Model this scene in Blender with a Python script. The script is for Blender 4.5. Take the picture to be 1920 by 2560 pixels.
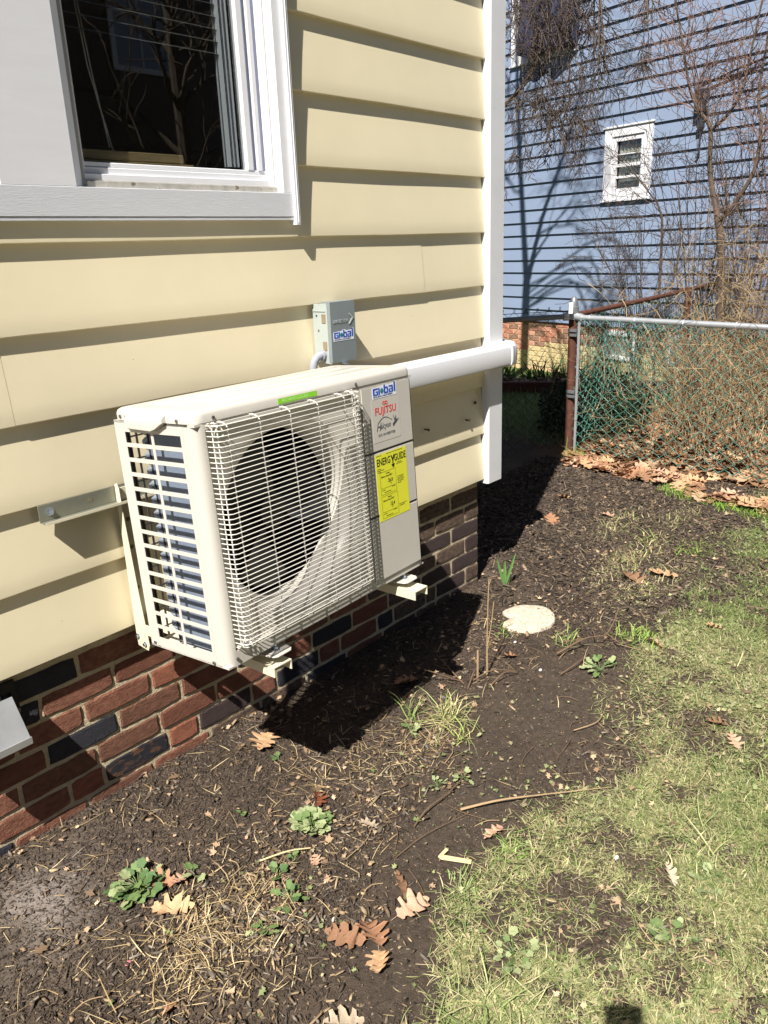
import bpy, bmesh, math, random
import numpy as np
from mathutils import Matrix, Vector, Euler
for o in list(bpy.data.objects): bpy.data.objects.remove(o)
scene=bpy.context.scene; COL=scene.collection
random.seed(7); RNG=np.random.default_rng(7)
# ------------------------------------------------------------------ camera, sky, sun
CAM=Vector((-0.97286,-1.87154,1.46960)); YAW,PITCH,ROLL,FPX=0.850985,-0.32176,-0.038893,1995.18
f=Vector((math.sin(YAW)*math.cos(PITCH),math.cos(YAW)*math.cos(PITCH),math.sin(PITCH)))
r0=f.cross(Vector((0,0,1))).normalized(); u0=r0.cross(f)
rr=math.cos(ROLL)*r0+math.sin(ROLL)*u0; uu=-math.sin(ROLL)*r0+math.cos(ROLL)*u0
cd=bpy.data.cameras.new('camera'); cam=bpy.data.objects.new('camera',cd); COL.objects.link(cam)
cam.matrix_world=Matrix(((rr.x,uu.x,-f.x,CAM.x),(rr.y,uu.y,-f.y,CAM.y),(rr.z,uu.z,-f.z,CAM.z),(0,0,0,1)))
cd.sensor_fit='HORIZONTAL'; cd.sensor_width=36; cd.lens=FPX*36/1920; cd.clip_start=.02; cd.clip_end=3000
scene.camera=cam
scene.render.resolution_x=768; scene.render.resolution_y=1024
SUND=Vector((0.606,0.234,-0.760)).normalized()
w=bpy.data.worlds.new('World'); scene.world=w; w.use_nodes=True; nt=w.node_tree
bg=nt.nodes['Background']; sky=nt.nodes.new('ShaderNodeTexSky'); sky.sky_type='NISHITA'; sky.sun_disc=False; sky.air_density=.55; sky.dust_density=.2
sky.sun_elevation=math.asin(-SUND.z); sky.sun_rotation=math.atan2(-SUND.x,-SUND.y)
nt.links.new(sky.outputs[0],bg.inputs[0]); bg.inputs[1].default_value=.05
sd=bpy.data.lights.new('sun','SUN'); sun=bpy.data.objects.new('sun',sd); COL.objects.link(sun)
sd.energy=5.0; sd.angle=math.radians(.5); sd.color=(1,.955,.88); sun.rotation_euler=SUND.to_track_quat('-Z','Y').to_euler(); sun.location=(-4,-3,8)
scene.view_settings.view_transform='Standard'; scene.view_settings.look='None'; scene.view_settings.gamma=1
scene.view_settings.exposure=.78
# ------------------------------------------------------------------ materials
def lin(r,g,b):
    g_=lambda c:(c/255/12.92) if c/255<=.04045 else ((c/255+.055)/1.055)**2.4
    return (g_(r),g_(g),g_(b))
MATS={}
def mat(name,col,rough=.6,metal=0,var=0,vscale=8,bump=0,bscale=120,col2=None,attr=False,spec=.5,stretch=None,bdist=.004,spots=None,coat=0,trans=0,c2pos=(.4,.65)):
    if name in MATS: return MATS[name]
    m=bpy.data.materials.new(name); m.use_nodes=True; n=m.node_tree; L=n.links.new; b=n.nodes['Principled BSDF']
    b.inputs['Roughness'].default_value=rough; b.inputs['Metallic'].default_value=metal; b.inputs['Specular IOR Level'].default_value=spec
    if coat: b.inputs['Coat Weight'].default_value=coat; b.inputs['Coat Roughness'].default_value=.15
    tc=n.nodes.new('ShaderNodeTexCoord'); vec=tc.outputs['Object']
    if name.startswith(('brick','far_brick','leaf_')):
        oi=n.nodes.new('ShaderNodeObjectInfo'); va=n.nodes.new('ShaderNodeVectorMath'); va.operation='ADD'; ms=n.nodes.new('ShaderNodeMath'); ms.operation='MULTIPLY'; ms.inputs[1].default_value=37.0; L(oi.outputs['Random'],ms.inputs[0]); L(vec,va.inputs[0]); L(ms.outputs[0],va.inputs[1]); vec=va.outputs[0]
    if stretch:
        mp=n.nodes.new('ShaderNodeMapping'); mp.inputs['Scale'].default_value=stretch; L(vec,mp.inputs[0]); vec=mp.outputs[0]
    if attr:
        a=n.nodes.new('ShaderNodeAttribute'); a.attribute_name='Col'; c=a.outputs['Color']
    else:
        rgb=n.nodes.new('ShaderNodeRGB'); rgb.outputs[0].default_value=(*col,1); c=rgb.outputs[0]
    def noise(sc,det=6,ro=.6):
        t=n.nodes.new('ShaderNodeTexNoise'); t.inputs['Scale'].default_value=sc; t.inputs['Detail'].default_value=det; t.inputs['Roughness'].default_value=ro; L(vec,t.inputs['Vector']); return t.outputs['Fac']
    def ramp(fac,p0,p1,c0=(0,0,0),c1=(1,1,1)):
        r=n.nodes.new('ShaderNodeValToRGB'); r.color_ramp.elements[0].position=p0; r.color_ramp.elements[1].position=p1
        r.color_ramp.elements[0].color=(*c0,1); r.color_ramp.elements[1].color=(*c1,1); L(fac,r.inputs[0]); return r.outputs[0]
    def mix(fac,a,b_,mode='MIX'):
        x=n.nodes.new('ShaderNodeMix'); x.data_type='RGBA'; x.blend_type=mode
        if isinstance(fac,float): x.inputs[0].default_value=fac
        else: L(fac,x.inputs[0])
        for s,v in ((6,a),(7,b_)):
            if isinstance(v,tuple): x.inputs[s].default_value=(*v,1)
            else: L(v,x.inputs[s])
        return x.outputs[2]
    if col2 is not None: c=mix(ramp(noise(vscale*1.7),*c2pos),c,tuple(float(q) for q in col2))
    if spots: c=mix(ramp(noise(spots[0],3,.8),spots[1],spots[1]+.03),c,tuple(float(q) for q in spots[2]))
    if var:
        v0=ramp(noise(vscale),.25,.75,(1-var,)*3,(1+var*.6,)*3); c=mix(1.0,c,v0,'MULTIPLY')
    L(c,b.inputs['Base Color'])
    if bump:
        bp=n.nodes.new('ShaderNodeBump'); bp.inputs['Strength'].default_value=bump; bp.inputs['Distance'].default_value=bdist; L(noise(bscale,8,.65),bp.inputs['Height']); L(bp.outputs[0],b.inputs['Normal'])
    if trans:
        b.inputs['Subsurface Weight'].default_value=0
    MATS[name]=m; return m
def glass(name,tint=(.75,.78,.8),rough=0.0,refl=.12):
    m=bpy.data.materials.new(name); m.use_nodes=True; n=m.node_tree; n.nodes.remove(n.nodes['Principled BSDF'])
    t=n.nodes.new('ShaderNodeBsdfTransparent'); t.inputs[0].default_value=(*tint,1); g=n.nodes.new('ShaderNodeBsdfGlossy'); g.inputs['Roughness'].default_value=rough
    fr=n.nodes.new('ShaderNodeLayerWeight'); fr.inputs[0].default_value=.5; pw=n.nodes.new('ShaderNodeMath'); pw.operation='POWER'; pw.inputs[1].default_value=4.0; n.links.new(fr.outputs['Facing'],pw.inputs[0]); mx=n.nodes.new('ShaderNodeMixShader')
    mm=n.nodes.new('ShaderNodeMath'); mm.operation='MULTIPLY_ADD'; mm.inputs[1].default_value=.9; mm.inputs[2].default_value=.085; n.links.new(pw.outputs[0],mm.inputs[0])
    n.links.new(mm.outputs[0],mx.inputs[0]); n.links.new(t.outputs[0],mx.inputs[1]); n.links.new(g.outputs[0],mx.inputs[2]); n.links.new(mx.outputs[0],n.nodes['Material Output'].inputs[0])
    return m
# ------------------------------------------------------------------ mesh helpers
def setp(o,label=None,cat=None,group=None,kind=None):
    if label:o['label']=label
    if cat:o['category']=cat
    if group:o['group']=group
    if kind:o['kind']=kind
    return o
def link(name,me,mat_=None,parent=None,loc=None):
    o=bpy.data.objects.new(name,me); COL.objects.link(o)
    if mat_ is not None and me is not None:
        if len(me.materials)==0: me.materials.append(mat_)
    if parent is not None: o.parent=parent
    if loc is not None:o.location=loc
    return o
def empty(name,loc=(0,0,0),rot=(0,0,0)):
    o=bpy.data.objects.new(name,None); COL.objects.link(o); o.location=loc; o.rotation_euler=rot; o.empty_display_size=.05; return o
class MB:
    def __init__(s): s.v=[]; s.f=[]
    def quadbox(s,x0,x1,y0,y1,z0,z1):
        b=len(s.v); s.v+=[(x0,y0,z0),(x1,y0,z0),(x1,y1,z0),(x0,y1,z0),(x0,y0,z1),(x1,y0,z1),(x1,y1,z1),(x0,y1,z1)]
        s.f+=[tuple(b+i for i in q) for q in ((0,3,2,1),(4,5,6,7),(0,1,5,4),(1,2,6,5),(2,3,7,6),(3,0,4,7))]; return s
    box=quadbox
    def face(s,pts): b=len(s.v); s.v+=[tuple(p) for p in pts]; s.f.append(tuple(range(b,b+len(pts)))); return s
    def grid(s,P):
        b=len(s.v); R=len(P);C=len(P[0])
        for row in P: s.v+=[tuple(p) for p in row]
        for i in range(R-1):
            for j in range(C-1): s.f.append((b+i*C+j,b+i*C+j+1,b+(i+1)*C+j+1,b+(i+1)*C+j))
        return s
    def prism(s,outline,axis,a0,a1):
        # outline 2D list; extruded along axis from a0 to a1
        def P(p,a):
            return {'x':(a,p[0],p[1]),'y':(p[0],a,p[1]),'z':(p[0],p[1],a)}[axis]
        n=len(outline); b=len(s.v); s.v+=[P(p,a0) for p in outline]+[P(p,a1) for p in outline]
        for i in range(n): j=(i+1)%n; s.f.append((b+i,b+j,b+n+j,b+n+i))
        s.f.append(tuple(b+i for i in range(n))[::-1]); s.f.append(tuple(b+n+i for i in range(n))); return s
    def tube(s,path,rad,n=6,cap=True):
        P=[Vector(p) for p in path]; b=len(s.v); m=len(P)
        up=None
        for i,p in enumerate(P):
            d=(P[min(i+1,m-1)]-P[max(i-1,0)]); 
            if d.length<1e-9:d=Vector((0,0,1))
            d.normalize()
            if up is None:
                up=Vector((0,0,1)) if abs(d.z)<.9 else Vector((1,0,0))
            a=d.cross(up)
            if a.length<1e-6:a=d.cross(Vector((0,1,0)))
            a.normalize(); c=a.cross(d); up=c
            r=rad[i] if hasattr(rad,'__len__') else rad
            for k in range(n):
                t=2*math.pi*k/n; q=p+a*(r*math.cos(t))+c*(r*math.sin(t)); s.v.append(tuple(q))
        for i in range(m-1):
            for k in range(n):
                k2=(k+1)%n; s.f.append((b+i*n+k,b+i*n+k2,b+(i+1)*n+k2,b+(i+1)*n+k))
        if cap:
            s.f.append(tuple(b+k for k in range(n))); s.f.append(tuple(b+(m-1)*n+k for k in range(n))[::-1])
        return s
    def disc(s,c,axis,r,h,n=14,r2=None):
        c=Vector(c); d={'x':Vector((1,0,0)),'y':Vector((0,1,0)),'z':Vector((0,0,1))}[axis] if isinstance(axis,str) else Vector(axis).normalized()
        return s.tube([c,c+d*h],[r,r if r2 is None else r2],n)
    def mesh(s,name,smooth=False,bevel=0,seg=1,norm=True):
        me=bpy.data.meshes.new(name); me.from_pydata(s.v,[],s.f); 
        if norm or bevel:
            bm=bmesh.new(); bm.from_mesh(me)
            if bevel:
                bmesh.ops.remove_doubles(bm,verts=bm.verts,dist=1e-6)
                es=[e for e in bm.edges if len(e.link_faces)==2 and e.calc_face_angle(0)>.5]
                bmesh.ops.bevel(bm,geom=es,offset=bevel,segments=seg,affect='EDGES',clamp_overlap=True)
            bmesh.ops.recalc_face_normals(bm,faces=bm.faces); bm.to_mesh(me); bm.free()
        if smooth: 
            me.polygons.foreach_set('use_smooth',[True]*len(me.polygons))
            try: me.set_sharp_from_angle(angle=math.radians(35))
            except Exception: pass
        me.update(); return me
    def build(s,name,mat_,parent=None,smooth=False,bevel=0,seg=1,loc=None,norm=True):
        return link(name,s.mesh(name,smooth,bevel,seg,norm),mat_,parent,loc)
def bulk(name,V,F,C,mat_,parent=None,smooth=False):
    """V (n,3), F (m,k) same-size faces, C (n,3) vertex colours"""
    me=bpy.data.meshes.new(name); V=np.asarray(V,np.float32); F=np.asarray(F,np.int32); k=F.shape[1]
    me.vertices.add(len(V)); me.vertices.foreach_set('co',V.ravel()); me.loops.add(F.size); me.loops.foreach_set('vertex_index',F.ravel())
    me.polygons.add(len(F)); me.polygons.foreach_set('loop_start',np.arange(0,F.size,k,dtype=np.int32)); me.polygons.foreach_set('loop_total',np.full(len(F),k,np.int32))
    if smooth: me.polygons.foreach_set('use_smooth',np.ones(len(F),bool))
    me.update(calc_edges=True)
    if C is not None:
        a=me.color_attributes.new('Col','FLOAT_COLOR','POINT'); a.data.foreach_set('color',np.hstack([C,np.ones((len(C),1))]).astype(np.float32).ravel())
    me.validate(); return link(name,me,mat_,parent)
def text(name,body,size,mat_,parent,loc,rot,shear=0,bold=0,xs=1,align='LEFT',extrude=.0003,sp=1.0):
    cu=bpy.data.curves.new(name,'FONT'); cu.body=body; cu.size=size; cu.shear=shear; cu.offset=bold; cu.align_x=align; cu.extrude=extrude; cu.space_character=sp; cu.resolution_u=2
    t=bpy.data.objects.new('tmp',cu); COL.objects.link(t); dg=bpy.context.evaluated_depsgraph_get(); me=bpy.data.meshes.new_from_object(t.evaluated_get(dg)); bpy.data.objects.remove(t)
    o=link(name,me,mat_,parent,loc); me.materials.clear(); me.materials.append(mat_); o.rotation_euler=rot; o.scale=(xs,1,1); return o
# value noise in numpy
_T=RNG.random((256,256))
def vn(x,y):
    xi=np.floor(x).astype(int);yi=np.floor(y).astype(int);fx=x-xi;fy=y-yi;fx=fx*fx*(3-2*fx);fy=fy*fy*(3-2*fy)
    a=_T[xi%256,yi%256];b=_T[(xi+1)%256,yi%256];c=_T[xi%256,(yi+1)%256];d=_T[(xi+1)%256,(yi+1)%256]
    return (a*(1-fx)+b*fx)*(1-fy)+(c*(1-fx)+d*fx)*fy
def fbm(x,y,o=4): 
    s=0;a=.5
    for i in range(o): s=s+a*(vn(x*2**i+i*17.3,y*2**i+i*9.1)-.5);a*=.5
    return s
# ------------------------------------------------------------------ ground
BX=[-3,-.6,-.08,.13,.25,.35,.5,.7,.89,1.02,1.15,1.37,1.72,2.07,2.52,3.12,3.74,4.05,6]
BY=[-1.9,-1.35,-1.10,-1.0,-.96,-.96,-1.0,-1.03,-1.10,-1.02,-.905,-.83,-.79,-.78,-.68,-.66,-.62,-.5,-.5]
def grassy(x,y):
    yb=np.interp(x,BX,BY); d=(yb-y)+.26*fbm(x*3.1,y*3.1,3)+.24*fbm(x*9,y*9,2)
    g=np.clip(d/.26+.32,0,1)
    # bare, muddy openings in the lawn
    patch=fbm(x*2.3+40,y*2.3+7,3); g=g*np.clip((patch+.24)/.26,0.30,1)*np.clip(.62+3.0*fbm(x*13+3,y*13,2),.12,1)
    return np.where(x>3.95+0*y,0,g)
def mud(x,y):   # smooth trodden mud between mulch and lawn
    a=np.exp(-(((x-1.02)/.45)**2+((y+.76)/.22)**2)); b=np.exp(-(((x-.42)/.36)**2+((y+.86)/.16)**2)); c=np.exp(-(((x-.10)/.28)**2+((y+1.00)/.16)**2))
    return np.clip(1.5*np.maximum(np.maximum(a,b),c)+.5*fbm(x*6,y*6,3),0,1)
def hgt(x,y):
    h=.020*fbm(x*2.5,y*2.5,4)+.011*fbm(x*14+5,y*14,4)*(1-.7*mud(x,y))+.005*fbm(x*45+9,y*45,3)
    h=h+np.where((x<1.95)&(y>-.14),-.016*np.clip((y+.14)/.16,0,1),0)
    t=np.clip((x-6.4)/2.4,0,1); h=h-.30*t*t*(3-2*t)
    return h-.004
def axis(segs):
    out=[]
    for a,b,s in segs: out+=list(np.arange(a,b-1e-6,s))
    out.append(segs[-1][1]); return np.array(out)
gx=axis([(-600,-60,90),(-60,-10,10),(-10,-2.5,.6),(-2.5,-1.3,.05),(-1.3,2.2,.011),(2.2,4.4,.028),(4.4,10,.12),(10,60,10),(60,600,90)])
gy=axis([(-600,-60,90),(-60,-6,9),(-6,-4.2,.3),(-4.2,-2.2,.05),(-2.2,.1,.011),(.1,1.4,.05),(1.4,7,.15),(7,60,9),(60,600,90)])
X,Y=np.meshgrid(gx,gy); Zg=hgt(X,Y); nx,ny=len(gx),len(gy)
I=np.arange(nx*ny).reshape(ny,nx); F=np.stack([I[:-1,:-1],I[:-1,1:],I[1:,1:],I[1:,:-1]],-1).reshape(-1,4)
G=grassy(X,Y); MU=mud(X,Y); LI=np.clip((X-3.9)/.25,0,1)*np.clip((1.15-Y)/.3,0,1)*np.clip((7.3-X)/1,0,1)
ASH=np.exp(-(((X+.42)/.22)**2+((Y+.20)/.17)**2))*np.clip(.7+2*fbm(X*8,Y*8,3),0,1)
def L3(*c): return np.array(lin(*c))
far=np.clip((X-4.2)/.5,0,1)*(1-LI)
base=L3(84,73,63)*(1+.9*fbm(X*7,Y*7,3))[...,None]
base=base*(1-MU[...,None])+L3(80,70,61)*(1+.5*fbm(X*4,Y*4,3))[...,None]*MU[...,None]
base=base*(1-.35*G[...,None])+L3(86,78,58)*.35*G[...,None]
base=base*(1-LI[...,None])+L3(120,90,62)*LI[...,None]
base=base*(1-far[...,None])+L3(92,108,60)*far[...,None]
base=base*(1-.6*ASH[...,None])+L3(165,155,148)*.6*ASH[...,None]
OUTG=np.clip((-3.2-Y)/1.2,0,1)[...,None]; base=base*(1-OUTG)+L3(112,116,70)*OUTG
m_ground=mat('ground_soil',(0,0,0),rough=.95,attr=True,var=.45,vscale=60,bump=.9,bscale=170,bdist=.006,spec=.15)
gr=bulk('ground',np.stack([X,Y,Zg],-1).reshape(-1,3),F,np.clip(base,.004,.6).reshape(-1,3),m_ground,smooth=True); setp(gr,kind='structure')
# ---- scatter helpers
def sample(n,x0,x1,y0,y1,dens,seed):
    r=np.random.default_rng(seed); pts=[]
    tot=0
    while tot<n:
        x=r.uniform(x0,x1,n*2);y=r.uniform(y0,y1,n*2); k=r.random(n*2)<dens(x,y); pts.append(np.stack([x[k],y[k]],1)); tot+=k.sum()
        if len(pts)>60:break
    P=np.concatenate(pts)[:n]; return P[:,0],P[:,1]
def inview(x,y,margin=.08):
    d=np.stack([x-CAM.x,y-CAM.y,0*x-CAM.z],-1); z=d@np.array(f); a=(d@np.array(rr))/z*FPX; b=(d@np.array(uu))/z*FPX
    return (z>0)&(abs(a)<960*(1+margin))&(abs(b)<1280*(1+margin))
def campx(x,y):
    d=np.stack([x-CAM.x,y-CAM.y,0*x-CAM.z],-1); return np.maximum(d@np.array(f),.5)
def nhouse(x,y): return ~((x<1.86)&(y>.045))
# ---- mulch chips: flat splinters
m_chip=mat('mulch_wood',(0,0,0),rough=.9,attr=True,var=.35,vscale=150,spec=.2)
def chips(name,n,dens,pal,Ls,Ws,seed,box=(-1.3,4,-2.2,.045),parent=None,tilt=.35,lift=.003):
    r=np.random.default_rng(seed); x,y=sample(n,*box,lambda a,b:dens(a,b)*inview(a,b)*nhouse(a,b)*np.clip(2.0/campx(a,b),.0,1)**1.2,seed); n=len(x)
    L=r.lognormal(0,.5,n)*Ls; W=np.minimum(r.lognormal(0,.4,n)*Ws,L*.6); T=W*r.uniform(.25,.6,n); z=hgt(x,y)+T*.3+r.random(n)*lift
    a=r.uniform(0,2*np.pi,n); ti=r.normal(0,tilt,n); ro=r.normal(0,tilt,n)
    ax=np.stack([np.cos(a)*np.cos(ti),np.sin(a)*np.cos(ti),np.sin(ti)],-1); sid=np.stack([-np.sin(a)*np.cos(ro),np.cos(a)*np.cos(ro),np.sin(ro)],-1); up=np.cross(ax,sid)
    c=np.stack([x,y,z],-1); V=[]
    for sx,sy,sz in ((-1,-.5,0),(-.4,-1,0),(.9,-.7,0),(1,.4,0),(.3,1,0),(-.9,.6,0)):
        jx=sx*(1+r.uniform(-.25,.25,n)); jy=sy*(1+r.uniform(-.3,.3,n))
        V.append(c+ax*(jx*L/2)[:,None]+sid*(jy*W/2)[:,None]+up*(T/2)[:,None])
    top=list(V); 
    for i in range(6): V.append(top[i]-up*T[:,None]*1.3)
    V=np.stack(V,1); b=np.arange(n)[:,None]*12
    F=np.concatenate([b+np.array(q)[None,:] for q in ((0,1,2,3),(0,3,4,5))]+[b+np.array((i,6+i,6+(i+1)%6,(i+1)%6))[None,:] for i in range(6)])
    pal=np.array([L3(*p) for p in pal]); cc=pal[r.integers(0,len(pal),n)]*r.uniform(.6,1.35,(n,1)); C=np.repeat(cc[:,None,:],12,1).reshape(-1,3)
    return bulk(name,V.reshape(-1,3),F,np.clip(C,0,.8),m_chip,parent)
dark=[(78,68,60),(90,78,68),(70,61,54),(106,93,81),(58,51,46),(84,73,64)]; tan=[(142,120,94),(118,100,80),(166,146,116),(104,88,72)]; grey=[(128,118,106),(100,92,84)]
farb=None
bed=lambda x,y:np.clip(1-grassy(x,y)*1.3,0,1)*(1-.93*mud(x,y))*(x<3.95)*(1-.65*np.exp(-(((x+.42)/.22)**2+((y+.20)/.17)**2)))
setp(chips('bark_mulch',36000,lambda x,y:bed(x,y)*np.clip(.75+2*fbm(x*3+3,y*3,2),.15,1),dark,.0120,.0025,11),'dark brown shredded bark mulch spread over the planting bed','mulch',kind='stuff')
setp(chips('fine_mulch',60000,lambda x,y:bed(x,y)*np.clip(.8+2*fbm(x*5+3,y*5,2),.1,1),dark+[(96,82,68)],.0065,.0014,12,lift=.004),'fine dark crumbs of mulch between the larger shreds','mulch',kind='stuff')
clump=lambda x,y:bed(x,y)*(np.clip(5*fbm(x*4+13,y*4+2,3)-.15,0,1)*.7+.1+1.0*np.exp(-(((x-.62)/.25)**2+((y+.6)/.12)**2))+.9*np.exp(-(((x+.1)/.3)**2+((y+.75)/.2)**2))+.8*np.exp(-(((x-2.25)/.35)**2+((y+.55)/.14)**2)))
setp(chips('pale_wood_chips',7000,clump,tan+grey+dark[:2],.014,.0038,13,lift=.010),'pale tan and grey wood chips scattered over the dark mulch','wood chips',kind='stuff')
setp(chips('tiny_crumbs',9000,lambda x,y:(.08+mud(x,y)+.3*grassy(x,y))*(x<3.95),dark+dark+tan+grey,.0045,.0020,14,lift=.001),'tiny crumbs of soil, grit and wood on the trodden mud','crumbs',kind='stuff')
def chips_far():
    global campx
    c0=campx; campx=lambda x,y:np.full_like(x,2.0)
    o=chips('far_mulch',15000,lambda x,y:bed(x,y)*np.clip((x-1.6)/.6,0,1),dark+dark+[(110,94,78),(130,112,92)],.024,.0055,15,box=(1.6,3.95,-1.2,.9),lift=.01); campx=c0; return o
setp(chips_far(),'dark mulch over the farther part of the bed towards the fence','mulch',kind='stuff')
# ---- grass and straw blades
m_blade=mat('grass_blades',(0,0,0),rough=.6,attr=True,spec=.3)
def blades(name,n,dens,pal,Lm,Wm,seed,box=(-1,4.1,-2.3,.9),flat=.5,view=True,curl=.6,falloff=True,zoff=0,pts=None,parent=None):
    r=np.random.default_rng(seed)
    if pts is None: x,y=sample(n,*box,lambda a,b:dens(a,b)*inview(a,b)*nhouse(a,b)*(np.clip(1.9/campx(a,b),0,1)**1.1 if falloff else 1),seed)
    else: x,y=pts
    n=len(x); L=Lm*r.lognormal(0,.35,n); W=Wm*r.uniform(.6,1.4,n); a=r.uniform(0,2*np.pi,n); el=np.clip(r.normal(flat,.4,n),.02,1.45)
    z=hgt(x,y)+zoff; d=np.stack([np.cos(a)*np.cos(el),np.sin(a)*np.cos(el),np.sin(el)],-1); sd_=np.stack([-np.sin(a),np.cos(a),0*a],-1)
    bend=r.uniform(.2,1,n)*curl; side=r.normal(0,.25,n); p0=np.stack([x,y,z],-1); V=[]
    for t,wf in ((0,.8),(.4,1),(.75,.7),(1,.08)):
        p=p0+d*(L*t)[:,None]+sd_*(side*L*t*t)[:,None]; p[:,2]-=bend*L*t*t*.6; p[:,2]=np.maximum(p[:,2],z+.002+.003*t)
        V.append(p-sd_*(W*wf/2)[:,None]); V.append(p+sd_*(W*wf/2)[:,None])
    V=np.stack(V,1); b=np.arange(n)[:,None]*8; F=np.concatenate([b+np.array((2*i,2*i+1,2*i+3,2*i+2))[None,:] for i in range(3)])
    pal=np.array([L3(*p) for p in pal]); cc=pal[r.integers(0,len(pal),n)]*r.uniform(.7,1.3,(n,1)); C=np.repeat(cc[:,None,:],8,1).reshape(-1,3)
    return bulk(name,V.reshape(-1,3),F,np.clip(C,0,.8),m_blade,parent)
green=[(108,124,66),(94,112,58),(124,136,80),(84,102,52),(132,140,92)]; dry=[(166,158,116),(180,170,130),(148,138,100),(136,134,94)]; straw=[(200,180,140),(178,156,116),(160,136,98)]
yel=lambda x,y:np.clip(.5+2.5*fbm(x*2+31,y*2+5,3),0,1)
setp(blades('lawn_grass',34000,lambda x,y:np.minimum(grassy(x,y)**1.3*(1-.5*yel(x,y)*(x<2.2))*np.where(x>1.9,2.2,1),1),green+[(150,156,104),(120,130,84)],.025,.0018,21),'short thin green lawn grass at the right side of the yard','grass',kind='stuff')
setp(blades('dry_grass',38000,lambda x,y:grassy(x,y)**1.2*(.25+.9*yel(x,y))*np.where(x<2.0,1,.15),dry+[green[4],(184,178,134)],.024,.0017,22,flat=.3),'pale dry grass mixed into the patchy lawn','grass',kind='stuff')
setp(blades('lawn_fringe',3500,lambda x,y:np.clip(grassy(x,y)*3,0,1)*np.clip(1.4-grassy(x,y)*1.4,0,1)*(y<-.4),green+dry,.032,.0022,23,flat=.5),'sparse grass at the ragged edge of the lawn','grass',kind='stuff')
setp(blades('far_grass',9000,lambda x,y:((x>4.2)&(y>1.0)&(x<7))*1.0,green,.05,.005,24,box=(4,7.2,.9,4),falloff=False,flat=.9),'green grass beyond the bare chain link fence','grass',kind='stuff')
setp(blades('dead_straw',1900,lambda x,y:bed(x,y)*(.03+np.exp(-(((x+.17)/.16)**2+((y+.62)/.10)**2))+np.exp(-(((x-.70)/.15)**2+((y+.55)/.07)**2))*.9+.3*np.exp(-(((x-.45)/.15)**2+((y+.4)/.08)**2))),straw,.05,.0019,25,flat=.15,curl=.3),'dead straw coloured grass stems lying on the mulch','straw',kind='stuff')
setp(blades('root_fibres',2200,lambda x,y:bed(x,y)*.7+.12,[(90,74,60),(112,94,74),(66,54,44)],.035,.0012,26,flat=.12,curl=.2),'thin brown rootlets and fibres lying on the soil','fibres',kind='stuff')
# the lawn and bed go on beyond the frame, with somewhat larger blades and chips
_iv=inview
def inview(x,y): return ~_iv(x,y)&(x>-2.5)&(y>-4.2)
setp(blades('lawn_beyond',52000,lambda x,y:grassy(x,y)**1.2*np.clip((y+4.6)/2.2,.15,1),green+dry,.034,.0034,28,box=(-2.6,3.95,-4.2,-.4),falloff=False,flat=.4),'the same patchy lawn going on around the viewpoint','grass',kind='stuff')
c0_=campx; campx=lambda x,y:np.full_like(x,2.0)
setp(chips('mulch_beyond',12000,lambda x,y:bed(x,y),dark,.016,.004,29,box=(-2.6,2,-1.9,.04),lift=.006),'the same bark mulch going on left of the view','mulch',kind='stuff')
campx=c0_; inview=_iv
bg_=lambda x,y:sum(np.exp(-(((x-a)/b)**2+((y-c)/d)**2)) for a,b,c,d in ((2.5,.28,-.42,.07),(2.9,.22,-.15,.06),(2.25,.2,-.62,.06),(3.2,.2,-.38,.05)))
setp(blades('bed_grass',2600,bg_,[(168,158,118),(150,146,104),(126,138,78),(184,172,134)],.035,.003,44,box=(1.7,3.7,-.9,.1),falloff=False,flat=.4),'thin pale grass growing in the far mulch bed before the fence','grass',kind='stuff')
# grass margin at the foot of the green fence
setp(blades('fence_foot_grass',2600,lambda x,y:np.exp(-(((x-(3.66+.32*y))/.055)**2))*(y<-.08)*(y>-.9),[(120,150,60),(132,160,70),(104,130,56)],.04,.003,27,falloff=False,flat=.8),'fresh green grass strip in front of the leaf drift by the green fence','grass',kind='stuff')
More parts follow.
